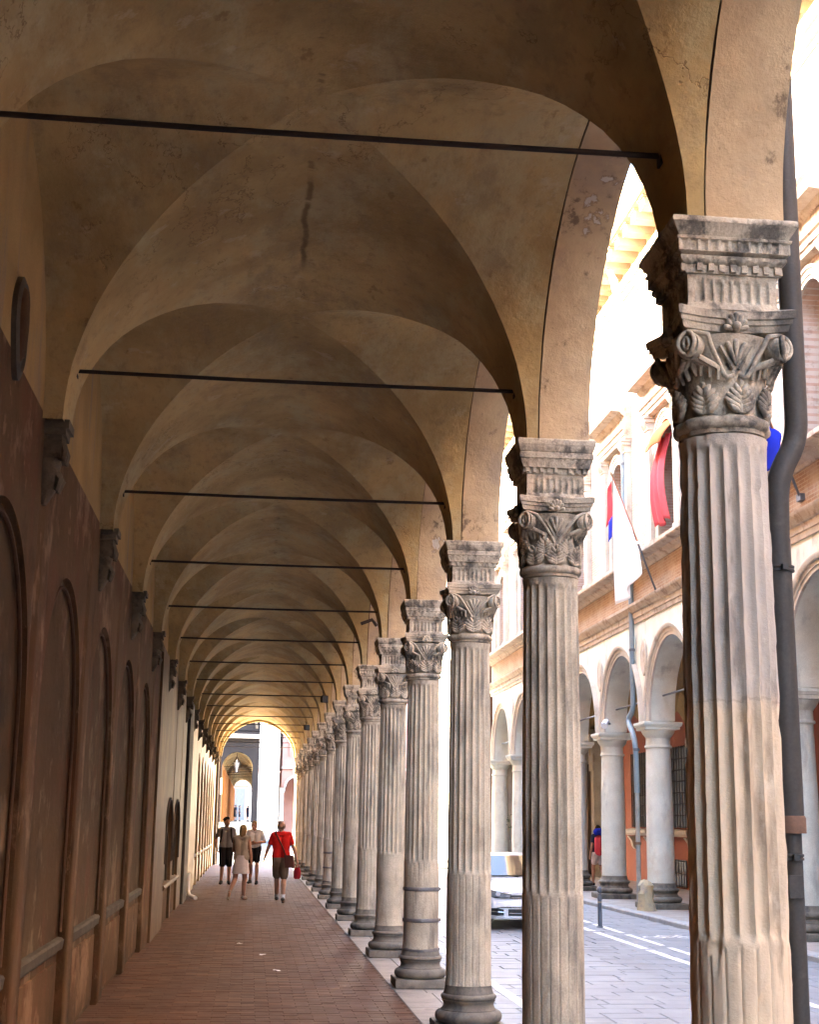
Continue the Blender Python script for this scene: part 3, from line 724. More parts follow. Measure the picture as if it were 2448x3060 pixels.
# opposite pavement with its kerb
mb = MB(); mb.extrude_y([(7.98, -.16), (7.98, -.03), (8.0, -.018), (8.26, -.018), (8.26, -.16)], -40, 10, ny=20, jit=.003); kerb = mb.build('kerb', 'kerb', kind='structure')
y = 10.0
while y < 54:
    L = random.uniform(.85, 1.25); mb = MB(); mb.cbox(7.98+random.uniform(-.006, .006), 8.258, y+.004, y+L-.004, -.16, -.017+random.uniform(-.004, .004), .018); mb.build('kerb_stone', 'kerb', kerb); y += L
mb = MB(); mb.add([(8.26, -40, -.02), (12.9, -40, -.02), (12.9, 54, -.02), (8.26, 54, -.02)], [(0, 1, 2, 3)]); mb.build('opposite_pavement', 'floor_strip', kind='structure')
# sunny open ground beyond the portico
mb = MB(); mb.add([(-40, YEND+.02, -.03), (60, YEND+.02, -.03), (60, 220, -.03), (-40, 220, -.03)], [(0, 1, 2, 3)]); mb.build('piazza', 'piazza', kind='structure')
# ================================================================== COLUMNS
R0, R1 = .192, .178                                   # shaft radius at the foot and at the neck
ZT, ZF = 1.31, 3.27                                   # end of the reeding, end of the fluting
def shaft_r(z):
    t = max(0, min(1, (z-.42)/(3.3-.42))); return R0+(R1-R0)*t+.004*sin(pi*t)
def make_shaft(style, seed, chip=1.0, m='column'):
    mb = MB(); N = 20*8
    zs = [.40, .44, .6, .8, 1.0, 1.15, ZT-.03, ZT-.005, ZT+.005, ZT+.03, ZT+.05]+[1.5+.16*i for i in range(11)]+[ZF-.05, ZF-.03, ZF-.012, ZF, ZF+.012, ZF+.04]
    if style == 'plain': cut = 1.62
    def fn(a, z):
        p = (a/(2*pi)*20) % 1.0; c = abs(p-.5)*2        # 0 mid flute, 1 on the arris
        if z > ZT:
            zz = min(1, max(0, (z-ZT-.01)/.04))*min(1, max(0, (ZF-z)/.035))
            d = -.0195*sqrt(max(0, 1-(c/.80)**2))*zz if c < .80 else 0
        elif style == 'fluted' or (style == 'hooped' and z > 1.06):
            d = -.0055*max(0, 1-((1-c)/.2)**2) if c > .8 else .001
        else: d = 0
        if style == 'plain':
            side = cos(a+2.2)
            if z < 1.9 and side < .2: d = 0.002
        if z < .45: d += .012*(.45-z)/.05
        if z > ZF+.02: d += .006
        x, y = cos(a)*R0, sin(a)*R0
        n1 = nz(x, y, z, 3.0, seed); n2 = nz(x, y, z, 13, seed+4); n3 = nz(x, y, z, 34, seed+8)
        d += chip*(.0024*n1+.0026*n2+.0018*n3)
        if n2 > .42: d -= chip*.012*(n2-.42)/.3
        return d
    zz = sorted(set(zs+[.5+.055*i for i in range(50)])) if chip > 1.2 else sorted(set(zs))
    mb.lathe([(shaft_r(z), z) for z in zz], n=N, fn=fn)
    return mb.mesh('shaft', m, True, 62)
def make_base(seed):
    mb = MB(); mb.sq([(.285, 0), (.295, .012), (.296, .082), (.288, .095)], 10, lambda s_, t, z: .004*nz(t*3, z*9, s_*7, 1.7, seed)-(.01 if abs(t) > .85 and nz(s_, t, 2, 2, seed) > .1 else 0)*(1-abs(t))*6)
    pl = mb.mesh('plinth', 'base', True, 35)
    mb = MB(); pf = []
    for i in range(9): a = -pi/2+pi*i/8; pf.append((.235+.052*cos(a), .147+.052*sin(a)))
    pf += [(.238, .203), (.222, .215), (.214, .24), (.216, .262), (.228, .272), (.23, .28)]
    for i in range(7): a = -pi/2+pi*i/6; pf.append((.214+.024*cos(a), .306+.024*sin(a)))
    pf += [(.214, .338), (.21, .35), (.203, .375), (.197, .40)]
    mb.lathe(pf, n=48, fn=lambda a, z: .004*nz(cos(a), sin(a), z*4, 2.2, seed)+.002*nz(cos(a), sin(a), z, 9, seed))
    return pl, mb.mesh('base_moulding', 'base', True, 50)
def make_impost(style, seed):
    """dado block and moulded cornice between the capital and the vault; z from 3.83 to 4.21"""
    mb = MB()
    def fn(s_, t, z):
        d = .004*nz(t*2.2, z*5, s_*5, 2, seed)+.0025*nz(t*4, z*9, s_*5, 5, seed)
        if style == 'a': nfl, lo, hi = 8, 3.868, 3.955
        else: nfl, lo, hi = 8, 3.858, 3.958
        if lo < z < hi and abs(t) < .84:
            p = ((t+.84)/1.68*nfl) % 1.0; c = abs(p-.5)*2
            d += -.013*sqrt(max(0, 1-(c/.78)**2)) if c < .78 else 0
        return d*(1-abs(t)**12)
    zz = [3.83, 3.84, 3.856, 3.862, 3.872, 3.90, 3.93, 3.944, 3.952, 3.962, 3.975, 3.986]
    mb.sq([(.19+(.012*(3.86-z)/.03 if z < 3.86 else 0), z) for z in zz], 96 if style == 'a' else 64, fn)
    dado = mb.mesh('dado_block', 'capital', True, 60)
    mb = MB()
    if style == 'a': pf = [(.19, 3.984), (.200, 3.986), (.203, 4.022), (.213, 4.026), (.226, 4.04), (.226, 4.055), (.216, 4.06), (.228, 4.064), (.238, 4.07), (.238, 4.118), (.243, 4.12), (.246, 4.130), (.234, 4.136), (.240, 4.145), (.252, 4.165), (.262, 4.182), (.267, 4.186), (.268, 4.204), (.262, 4.212)]
    else: pf = [(.19, 3.984), (.197, 3.986), (.199, 4.02), (.222, 4.024), (.224, 4.036), (.232, 4.05), (.238, 4.072), (.236, 4.08), (.244, 4.084), (.245, 4.118), (.236, 4.123), (.242, 4.13), (.252, 4.155), (.252, 4.165), (.257, 4.172), (.259, 4.202), (.254, 4.211)]
    def f2(s_, t, z):
        d = .0045*nz(t*3, z*3, s_*5, 2.2, seed+3)+.003*nz(t*5, z*7, s_*5, 5, seed+3)
        if style == 'a' and 4.072 < z < 4.117:
            p = ((t+1)/2*11) % 1.0; c = abs(p-.5)*2; d -= .010*sqrt(max(0, 1-(c/.72)**2)) if c < .72 else 0
        if style == 'a' and 4.03 < z < 4.058:
            p = ((t+1)/2*7) % 1.0; d += .007*(1-(2*abs(p-.5))**2)-.006
        if style != 'a' and 4.04 < z < 4.078: d += .006*sin((t*12+z*60)*pi*.8)-.003
        return d*(1-abs(t)**14)
    zf = []
    for (h0, z0), (h1, z1) in zip(pf, pf[1:]):
        zf.append((h0, z0))
        if z1-z0 > .025: zf += [(h0+(h1-h0)*.08, z0+(z1-z0)*.08), (h0+(h1-h0)*.5, z0+(z1-z0)*.5), (h0+(h1-h0)*.92, z0+(z1-z0)*.92)]
    zf.append(pf[-1]); mb.sq(zf, 88 if style == 'a' else 64, f2)
    # dentils under the moulding
    rr = random.Random(int(seed*10)); nd = 9
    for s_ in range(4):
        ca, sa = cos(s_*pi/2), sin(s_*pi/2)
        for i in range(nd):
            if rr.random() < .12: continue
            t = -.19+.38*i/(nd-1); k = len(mb.v)
            mb.box(.19, .215+rr.uniform(-.003, .002), t-.012, t+.012, 3.992, 4.024, .002)
            mb.v[k:] = [(x*ca-y*sa, x*sa+y*ca, z) for x, y, z in mb.v[k:]]
    return dado, mb.mesh('impost_cornice', 'capital', True, 45)
def bell_r(z):
    t = max(0, min(1, (z-3.395)/(3.74-3.395))); return .176+.012*t+.045*t**3.2
def make_leaf(w0, z0, h, curl, seed, m='capital'):
    """one carved acanthus palmette on the bell, +X side: midrib with pairs of curved lobes, tips bending outwards"""
    mb = MB()
    def S(a, z, d=0.0):
        v = max(0, min(1.1, (z-z0)/h)); r = bell_r(z)+.004+d+curl*max(0, v-.6)**2*5; return (r*cos(a), r*sin(a), z)
    mb.tube([S(0, z0+h*t/7, .010-.003*t/7) for t in range(8)], [.0095-.0008*t for t in range(8)], 6)
    mb.capsule(S(0, z0+h*.9, .006), .011, S(0, z0+h*1.0, .010), .009, 8, 2)
    aw = w0/.185
    for s_ in (-1, 1):
        for i in range(5):
            zb = z0+h*(.02+.15*i); ze = z0+h*(.34+.155*i); we = aw*(.98, 1.12, 1.0, .74, .42)[i]
            pts, rr = [], []
            for q in range(6):
                t = q/5; pts.append(S(s_*(.012+we*t**.85), zb+(ze-zb)*t**1.25, .006+.007*sin(pi*t)+.003*t)); rr.append(.0075+.0075*sin(pi*min(1, t*.9+.1)))
            mb.tube(pts, rr, 6)
    rs = []                                              # leaf ground under the lobes
    for j in range(7):
        z = z0+h*.92*j/6; w = aw*(.75, .95, 1.05, 1.0, .85, .6, .25)[j]
        rs.append([S(w*u, z, .004-.005*abs(u)) for u in (-1, -.5, 0, .5, 1)])
    mb.rings(rs, False, False)
    mb.v = [(x+.002*nz(x, y, z, 22, seed), y+.002*nz(x, y, z, 22, seed+3), z+.002*nz(x, y, z, 22, seed+6)) for x, y, z in mb.v]
    return mb.mesh('acanthus_leaf', m, True, 65)
def make_capital(style, seed):
    parts = []
    mb = MB(); pf = [(R1+.004, 3.318)]
    for i in range(9): a = -pi/2+pi*i/8; pf.append((R1+.004+.024*cos(a), 3.362+.026*sin(a)))
    pf.append((R1-.004, 3.396))
    mb.lathe(pf, n=56, fn=lambda a, z: .0035*nz(cos(a), sin(a), z*3, 3, seed)+.002*nz(cos(a), sin(a), z, 11, seed)-(.010 if nz(cos(a)*2, sin(a)*2, 1, 1.1, seed+2) > .33 else 0))
    parts.append(('astragal', mb.mesh('astragal', 'capital', True, 60), [0]))
    mb = MB(); mb.lathe([(bell_r(z)-.002, z) for z in [3.385+.0225*i for i in range(16)]], n=56, fn=lambda a, z: .004*nz(cos(a), sin(a), z*2, 4, seed)+.002*nz(cos(a), sin(a), z, 14, seed))
    parts.append(('bell', mb.mesh('bell', 'capital', True, 60), [0]))
    if style == 'a': parts.append(('acanthus_leaf', make_leaf(.052, 3.395, .125, .006, seed), [pi/4*i+.1 for i in range(8)]))
    elif style == 'b':
        parts.append(('acanthus_leaf', make_leaf(.062, 3.39, .12, .02, seed), [pi/4*i for i in range(8)]))
        parts.append(('acanthus_leaf', make_leaf(.048, 3.46, .10, .02, seed), [pi/4*i+pi/8 for i in range(8)]))
    else:
        parts.append(('acanthus_leaf', make_leaf(.07, 3.40, .135, .018, seed), [pi/4*i for i in range(8)]))
    # abacus with hollow sides
    mb = MB()
    def fa(s_, t, z): return -.05*(1-t*t)+.004*nz(t*3, z*6, s_*5, 2.4, seed)*(1-abs(t)**10)
    mb.sq([(.20, 3.738), (.222, 3.742), (.228, 3.768), (.236, 3.772), (.238, 3.79), (.247, 3.794), (.25, 3.826), (.235, 3.834), (.18, 3.836)], 24, fa)
    parts.append(('abacus', mb.mesh('abacus', 'capital', True, 40), [0]))
    # volutes: on every face a stem rises from the middle and rolls up into a spiral under each corner
    rad = .060 if style != 'c' else .066
    phi, zc, yc_, xc_ = radians(24), 3.668, .190, .196
    for s_ in (-1, 1):
        tx, ty = -sin(phi), cos(phi); nx, ny = cos(phi), sin(phi)
        def W(u, v, n=0.0): return (xc_+u*tx+n*nx, s_*(yc_+u*ty+n*ny), zc+v)
        mb = MB(); pts, rr = [], []
        for i in range(9):
            t = i/8
            if style == 'a': y = .012+.115*t**.8; z = 3.548+.012*sin(pi*t*.7)-.02*sin(pi*min(1, t*2.2))+.150*t**1.7
            else: y = .012+.12*t; z = 3.525+.178*t**.85
            r = bell_r(z)+.016+.030*t; x = sqrt(max(.01, r*r-y*y)); pts.append((x, s_*y, z)); rr.append(.0095+.002*t)
        for i in range(44):
            t = i/43; an = pi*.62-t*2*pi*2.1; r = rad*(1-.84*t**.8)
            pts.append(W(r*cos(an), r*sin(an), .010+.012*t)); rr.append(.0105*(1-.35*t))
        mb.tube(pts, rr, 7)
        n = 24; rs = []
        for dn, k in ((-.055, .5), (-.04, .82), (-.012, .97), (-.004, .95), (-.002, .7)):
            rs.append([W(rad*k*cos(2*pi*i/n), rad*k*sin(2*pi*i/n), dn) for i in range(n)])
        mb.rings(rs)
        for q in range(3):
            y = .075+.032*q; z = 3.535+.012*q; r = bell_r(z)
            p = W(-.035+.02*q, -.05, -.004-.012*q)
            mb.tube([p, ((sqrt(max(.004, (r+.03)**2-y*y))), s_*y, z+.045), (sqrt(max(.004, (r+.014)**2-y*y)), s_*y*.97, z)], [.012, .015, .009], 6)
        pts = []
        for i in range(7):
            t = i/6; y = .012+.055*t; z = 3.575+.095*t; r = bell_r(z)+.012; pts.append((sqrt(r*r-y*y), s_*y, z))
        mb.tube(pts, [.008]*7, 5)
        mb.v = [(x+.0035*nz(x, y, z, 14, seed), y+.0035*nz(x, y, z, 14, seed+3), z+.0035*nz(x, y, z, 14, seed+6)) for x, y, z in mb.v]
        parts.append(('volute', mb.mesh('volute', 'capital', True, 62), [pi/2*i for i in range(4)]))
    # flower in the middle of the abacus, with a small palmette below
    mb = MB()
    for i in range(7):
        a = pi*(i/6); c, s_ = cos(a), sin(a)
        mb.capsule((.212, .008*c, 3.742+.008*s_), .010, (.222+(.01 if style == 'b' else 0), .042*c, 3.748+.052*s_), .013, 8, 2)
    mb.capsule((.20, 0, 3.745), .022, (.228, 0, 3.752), .02, 10, 3)
    for s_ in (-1, 0, 1):
        mb.capsule((.198, 0, 3.60), .008, (.212, .035*s_, 3.69-.012*abs(s_)), .013, 8, 2)
    parts.append(('fleuron', mb.mesh('fleuron', 'capital', True, 65), [pi/2*i for i in range(4)]))
    return parts
SH = {'fluted1': make_shaft('fluted', 1.3, 1.5, 'column1'), 'fluted': make_shaft('fluted', 5.1), 'hooped': make_shaft('hooped', 9.2), 'plain': make_shaft('plain', 3.7)}
BASE = make_base(2.2)
IMP = {'a': make_impost('a', 1.1), 'b': make_impost('b', 4.4)}
CAP = {s_: make_capital(s_, q) for s_, q in (('a', 1.7), ('b', 6.3), ('c', 8.8))}
def hoop_mesh():
    mb = MB(); r = R0+.004
    mb.lathe([(r-.006, -.02), (r+.004, -.021), (r+.008, -.012), (r+.008, .012), (r+.004, .021), (r-.006, .02)], n=48)
    mb.box(-.02, .02, -r-.022, -r, -.014, .014, .001); mb.box(r, r+.022, -.015, .015, -.014, .014, .001)
    return mb.mesh('iron_hoop', 'hoop', True, 50)
HM = hoop_mesh()
STY = {1: ('fluted1', 'a', 'a'), 2: ('fluted', 'b', 'b'), 3: ('fluted', 'c', 'b'), 4: ('hooped', 'c', 'b'), 5: ('plain', 'c', 'b'), 6: ('fluted', 'b', 'a'), 7: ('plain', 'c', 'b'),
       8: ('fluted', 'c', 'b'), 9: ('hooped', 'b', 'b'), 10: ('fluted', 'c', 'a')}
LAB = {1: 'nearest weathered fluted stone column beside the dark downpipe', 2: 'second fluted grey column, the white car shows on its left',
       3: 'third fluted column, left of the gap with the white car', 4: 'column with three iron hoops round its plain foot',
       5: 'column with a smooth lower shaft just behind the hooped column', 9: 'far column with iron hoops round its foot, ninth in the row'}
for k in range(1, NCOL+1):
    sh, cp, im = STY.get(k, (('fluted', 'plain')[k % 2], 'bc'[k % 2], 'b'))
    c = thing('stone_column', LAB.get(k, f'{ORD[k-1]} carved stone column of the row counted from the camera'), 'column', (XC, AX(k), 0), 0, 'row of Corinthian columns along the street')
    rot = (k*pi/2) % (2*pi)
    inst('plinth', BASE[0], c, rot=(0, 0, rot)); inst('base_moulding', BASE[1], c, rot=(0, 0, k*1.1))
    inst('shaft', SH[sh], c, rot=(0, 0, 0 if k < 3 else (k*pi/10*4)))
    for nm_, me, angs in CAP[cp]:
        for a in angs: inst(nm_, me, c, rot=(0, 0, a+rot))
    inst('dado_block', IMP[im][0], c, rot=(0, 0, rot if k > 2 else 0)); inst('impost_cornice', IMP[im][1], c, rot=(0, 0, rot if k > 2 else 0))
    if sh == 'hooped':
        for z in (1.03, .70, .39): inst('iron_hoop', HM, c, (0, 0, z), (0, 0, random.uniform(-.3, .3)))

# ------------------------------------------------------------------ downpipe beside the nearest column
dp = thing('downpipe', 'dark grey downpipe with a swan neck beside the nearest column', 'downpipe', (2.20, 5.74, 0))
def bend(pts, n=7):
    out = [Vector(pts[0])]
    for a, b, c in zip(pts, pts[1:], pts[2:]):
        a, b, c = Vector(a), Vector(b), Vector(c); r = min((a-b).length, (c-b).length)*.45
        p, q = b+(a-b).normalized()*r, b+(c-b).normalized()*r
        for i in range(n+1):
            t = i/n; out.append(p*(1-t)**2+b*2*t*(1-t)+q*t*t)
    out.append(Vector(pts[-1])); return out
mb = MB(); mb.tube(bend([(.115, .02, 6.6), (.115, .02, 3.40), (.01, 0, 3.22), (.0, 0, 2.9)]), .05, 16)
mb.tube([(0, 0, 2.95), (0.008, 0, 1.74)], .054, 16); mb.build('upper_pipe', 'pipe_dark', dp, True, 50)
mb = MB(); mb.tube([(.008, 0, 1.78), (.012, 0, -.08)], .04, 16); mb.build('lower_pipe', 'pipe_dark', dp, True, 50)
mb = MB(); mb.lathe([(.05, 1.725), (.06, 1.725), (.06, 1.785), (.056, 1.795), (.05, 1.795)], .008, 0, 20); mb.build('rusty_collar', 'pipe_rust', dp, True, 40)
for z, r in ((2.82, .054), (1.63, .042)):
    mb = MB(); mb.lathe([(r, z-.014), (r+.008, z-.012), (r+.008, z-.004), (r+.003, z), (r+.008, z+.004), (r+.008, z+.012), (r, z+.014)], .004, 0, 20)
    mb.tube([(-.05, 0, z), (-.16, .02, z)], .008, 8); mb.box(-.012, .012, -r-.03, -r, z-.012, z+.012); mb.build('pipe_clip', 'pipe_dark', dp, True, 40)
mb = MB(); mb.box(-.03, .03, -.052, -.036, 1.47, 1.56); mb.build('inspection_plate', 'pipe_dark', dp)
# small floodlights under the vault
def floodlight(loc, rz, label):
    t = thing('floodlight', label, 'floodlight', loc, rz, 'floodlights fixed under the vault')
    mb = MB(); rs = [[(sx*w, y, sz*h) for sx, sz in ((-1, -1), (1, -1), (1, 1), (-1, 1))] for y, w, h in ((0, .04, .04), (.03, .06, .06), (.15, .075, .085), (.17, .075, .085))]
    mb.rings(rs); mb.build('housing', 'iron', t)
    mb = MB(); mb.tube([(0, .07, .05), (0, .05, .15), (0, .0, .19)], .012, 6); mb.build('bracket', 'iron', t)
    mb = MB(); mb.box(-.065, .065, .168, .174, -.075, .075); mb.build('lens', 'glass_dark', t)
floodlight((1.58, AX(9)-.3, 4.5), radians(200), 'dark floodlight under the vault above the ninth column')
floodlight((1.58, AX(12)-.3, 4.5), radians(200), 'dark floodlight under the vault far down the column row')
mb = MB(); mb.tube([(1.62, AX(5)-.45, 4.35), (1.55, AX(5)-.5, 4.42), (1.40, AX(5)-.5, 4.36)], .025, 8)
b_ = mb.build('bracket_arm', 'iron', smooth=True); tag(b_, 'small dark bracket on the vault above the fifth column', 'bracket')
# loose dark netting in the vault corner on the left wall
mb = MB(); rs = []
for i in range(9):
    t = i/8; z = 4.35+1.15*t; row = []
    for j in range(7):
        s_ = j/6; x = -1.36+.55*t*t*s_+.06*sin(s_*9+t*4)*(1-s_*.5)+.02; row.append((x, 33.3+.5*s_+.10*sin(t*8+j), z-.12*s_*t))
    rs.append(row)
mb.rings(rs, False, False); o_ = mb.build('netting', 'net', smooth=True); tag(o_, 'dark grey netting hanging in the vault corner above the dark pilaster', 'netting')
mb = MB(); mb.tube(bend([(-1.33, 33.3, .55), (-1.33, 33.3, .16), (-1.28, 33.0, .07), (-1.12, 32.4, .05)]), .045, 10)
o_ = mb.build('drain_elbow', 'sign_white', smooth=True); tag(o_, 'white bent drain pipe at the foot of the left wall', 'drain pipe')
# ================================================================== OPPOSITE PALAZZO
PB = 4.12; PY = lambda i: 31.2+PB*(i)                 # column axes of the opposite arcade
IA, IB = -4, 5                                        # columns -4 .. 5
PX0, PX1 = 9.28, 8.74                                 # back and street face of the arcade wall
palazzo = thing('palazzo_building', 'sandstone and brick palazzo across the street with arcade and arched windows', 'building', (PX1, 31.2, 0))
ZC = 4.0
ramps = 1.66
for i in range(IA, IB):
    ya, yb = PY(i), PY(i+1); yc = .5*(ya+yb)
    mb = MB(); mb.opening(ya, yb, ZC, 6.30, PX0, PX1, arch_prof(yc, ZC, ramps, 1.70, n=30)); mb.build('arcade_arch', 'facade_grey', palazzo, True, 35, True)
    mb = MB(); mb.arc_band(yc, ZC, ramps, 1.70, .24, PX1+.01, PX1-.03, 30, steps=[(.0, PX1-.045), (.07, PX1-.045), (.075, PX1-.065), (.15, PX1-.065), (.155, PX1-.1), (.2, PX1-.12), (.24, PX1-.12)])
    mb.build('archivolt', 'facade_stone', palazzo, True, 30, True)
    mb = MB(); rs = []                                  # roundel in the spandrel
    for r, x in ((.30, PX1+.01), (.30, PX1-.04), (.26, PX1-.055), (.22, PX1-.04), (.16, PX1-.03), (.09, PX1-.05), (.02, PX1-.05)):
        rs.append([(x, ya+.74*r*cos(a)*(1+.05*sin(8*a)), 5.45+1.35*r*sin(a)*(1+.05*sin(8*a))) for a in [2*pi*q/28 for q in range(28)]])
    mb.rings(rs); mb.build('roundel', 'facade_stone', palazzo, True, 40, True)
Y0p, Y1p = PY(IA), PY(IB)
def course(prof, nm_, m, jit=.003, y0=None, y1=None):
    mb = MB(); mb.extrude_y([(PX1-d, z) for d, z in prof], y0 or Y0p, y1 or Y1p+.3, ny=60, jit=jit); return mb.build(nm_, m, palazzo, True, 30, True)
course([(-.3, 6.30), (.03, 6.30), (.04, 6.40), (.06, 6.41), (.07, 6.53), (.1, 6.54), (.14, 6.60), (.19, 6.66), (.2, 6.72), (.05, 6.74), (-.3, 6.74)], 'arcade_entablature', 'course')
mb = MB(); mb.box(PX1, PX0, Y0p, Y1p+.3, 6.742, 7.44); mb.build('frieze_wall', 'brick_frieze', palazzo, world=True)
course([(-.3, 7.44), (.04, 7.44), (.06, 7.49), (.14, 7.53), (.16, 7.57), (.36, 7.59), (.385, 7.62), (.38, 7.70), (.34, 7.725), (-.3, 7.74)], 'string_course', 'course', .006)
# upper wall with arched windows
WZ0, WZS, WH = 7.74, 9.85, .60
for i in range(IA, IB):
    ya, yb = PY(i), PY(i+1); yc = .5*(ya+yb)
    mb = MB(); mb.opening(ya, yb if i < IB-1 else yb+.3, WZ0, 14.2, PX0, PX1, arch_prof(yc, WZS, WH, WH, WZ0, n=20)); mb.build('upper_wall', 'brick_pink', palazzo, False, world=True)
    fr = MB(); fr.arc_band(yc, WZS, WH, WH, .22, PX1+.02, PX1, 20, steps=[(-.012, PX1-.03), (.06, PX1-.03), (.065, PX1-.05), (.16, PX1-.05), (.165, PX1-.075), (.22, PX1-.075)])
    for s_ in (-1, 1):
        fr.box(PX1-.05, PX1+.02, min(yc+s_*(WH-.012), yc+s_*(WH+.2)), max(yc+s_*(WH-.012), yc+s_*(WH+.2)), WZ0, WZS)
    fr.build('window_surround', 'facade_stone', palazzo, True, 30, True)
    for s_ in (-1, 1):
        y = yc+s_*1.06; mb = MB(); mb.box(PX1-.13, PX1+.02, y-.16, y+.16, WZ0+.18, 10.45); mb.box(PX1-.17, PX1+.02, y-.2, y+.2, WZ0, WZ0+.18)
        mb.build('window_pilaster', 'facade_stone', palazzo, world=True)
        mb = MB()
        for z0, z1, d, w in ((10.45, 10.5, .16, .18), (10.5, 10.62, .17, .17), (10.62, 10.7, .22, .21), (10.7, 10.76, .25, .24)): mb.box(PX1-d, PX1+.02, y-w, y+w, z0+.001, z1)
        for q in (-1, 0, 1): mb.capsule((PX1-.16, y+q*.11, 10.52), .04, (PX1-.22, y+q*.12, 10.64), .05, 8, 2)
        mb.build('window_capital', 'facade_stone', palazzo, True, 30, True)
    mb = MB(); rs = []
    pf = [(-.02, 10.761), (.16, 10.761), (.17, 10.85), (.2, 10.86), (.2, 10.97), (.24, 11.0), (.18, 11.02), (.18, 11.32), (.24, 11.36), (.28, 11.42), (.5, 11.44), (.53, 11.6), (.58, 11.66), (.56, 11.72), (-.02, 11.85)]
    mb.extrude_y([(PX1-d, z) for d, z in pf], yc-1.32, yc+1.32, ny=10, jit=.002); mb.build('window_hood', 'course', palazzo, True, 30, True)
    mb = MB(); mb.box(PX0-.12, PX0-.08, yc-WH, yc+WH, WZ0, WZS+WH)
    wnd = mb.build('window', 'glass_dark', palazzo, world=True)
    mb = MB()
    for y in (yc-.56, yc-.02, yc+.52): mb.box(PX0-.16, PX0-.121, y, y+.045, WZ0+.01, WZS+.15)
    for z in (WZ0+.02, 8.5, 9.2, 9.85): mb.box(PX0-.158, PX0-.123, yc-.55, yc+.55, z, z+.045)
    mb.v = [(x-PX1, y-31.2, z) for x, y, z in mb.v]; mb.build('window_frame', 'green_pane', wnd)
# eaves
course([(-.3, 14.2), (.05, 14.2), (.07, 14.28), (.14, 14.30), (.16, 14.42), (.22, 14.44), (.26, 14.5), (.26, 14.62), (.2, 14.64), (-.3, 14.66)], 'eave_moulding', 'cornice')
mb = MB(); mb.box(PX1-.10, PX0, Y0p, Y1p+.3, 14.66, 15.1); mb.build('eave_frieze', 'cornice', palazzo, world=True)
em = MB(); em.box(-.66, 0, -.17, .17, -.2, 0); em.box(-.70, -.01, -.2, .2, .001, .05)
em = em.mesh('eave_modillion', 'cornice')
y = Y0p+.3; nm_ = 0
while y < Y1p: inst('eave_modillion', em, palazzo, (-.10, y-31.2, 15.04)); y += .72
mb = MB(); mb.extrude_y([(PX1+.6, 15.091), (PX1-.86, 15.091), (PX1-.9, 15.12), (PX1-.9, 15.2), (PX1-1.0, 15.26), (PX1-1.08, 15.38), (PX1-1.1, 15.46), (PX1+.6, 15.8)], Y0p, Y1p+.4); mb.build('eave_board', 'cornice', palazzo, world=True)
mb = MB(); mb.box(PX0+.001, 22, Y0p, Y1p+.3, 6.7, 15.6); mb.build('palazzo_body', 'brick_pink', palazzo, world=True)
mb = MB(); mb.box(PX1, 22, Y0p-40, Y0p-.02, -.1, 15.0); mb.build('plain_wing', 'brick_pink', palazzo, world=True)
# arcade interior
for i in range(IA, IB): vault_bay(palazzo, 'lunette', PX0+.05, 12.35, PY(i), PY(i+1), ZC+.2, 1.55, 1.72, PX0, 12.5, .008, 'arcade_vault', 10)
mb = MB(); mb.box(12.4, 13, Y0p, 47.2, -.1, 6.6); mb.build('orange_wall', 'orange', palazzo, world=True)
mb = MB(); mb.box(12.35, 13, 47.2, Y1p+.3, -.1, 6.6); mb.build('cream_wall', 'facade_stone', palazzo, world=True)
mb = MB(); mb.box(9, 13, Y1p+.2, Y1p+.6, -.1, 6.6); mb.build('end_wall', 'facade_stone', palazzo, world=True)
def grille(yc, w, z0, z1, lab=None):
    t = MB(); t.box(12.36, 12.41, yc-w, yc+w, z0, z1); g = t.build('barred_window', 'glass_dark', palazzo, world=True)
    for q in range(int(w*2/.24)+1):
        m_ = MB(); y = yc-w+.04+q*(2*w-.08)/int(w*2/.24); m_.box(12.31-PX1, 12.335-PX1, y-.014-31.2, y+.014-31.2, z0, z1); m_.build('window_bar', 'iron', g)
    for q in range(int((z1-z0)/.3)+1):
        m_ = MB(); z = z0+.03+q*(z1-z0-.06)/int((z1-z0)/.3); m_.box(12.337-PX1, 12.357-PX1, yc-w-31.2, yc+w-31.2, z-.014, z+.014); m_.build('window_bar', 'iron', g)
for yc in (40.75, 45.0):
    grille(yc, .95, 1.68, 4.0)
    mb = MB(); mb.extrude_y([(12.4, 1.42), (12.22, 1.43), (12.12, 1.5), (12.1, 1.6), (12.4, 1.64)], yc-1.3, yc+1.3, ny=6, jit=.003); mb.build('window_sill', 'facade_stone', palazzo, True, 30, True)
    for s_ in (-1, 1):
        mb = MB(); mb.rings([[(12.42, yc+s_*.95-.12, z), (12.42-d, yc+s_*.95-.12, z), (12.42-d, yc+s_*.95+.12, z), (12.42, yc+s_*.95+.12, z)] for z, d in ((1.0, .03), (1.1, .1), (1.25, .13), (1.4, .24))]); mb.build('sill_bracket', 'facade_stone', palazzo, world=True)
grille(40.9, .55, .02, .78)
for i in range(IA+1, IB):                             # wall pilaster corbels inside the arcade
    mb = MB(); mb.rings([[(12.45, PY(i)-w, z), (12.45-d, PY(i)-w, z), (12.45-d, PY(i)+w, z), (12.45, PY(i)+w, z)] for z, d, w in ((3.55, .05, .08), (3.8, .14, .12), (3.95, .22, .18), (4.05, .24, .2), (4.2, .22, .2))]); mb.build('arcade_corbel', 'facade_stone', palazzo, world=True)
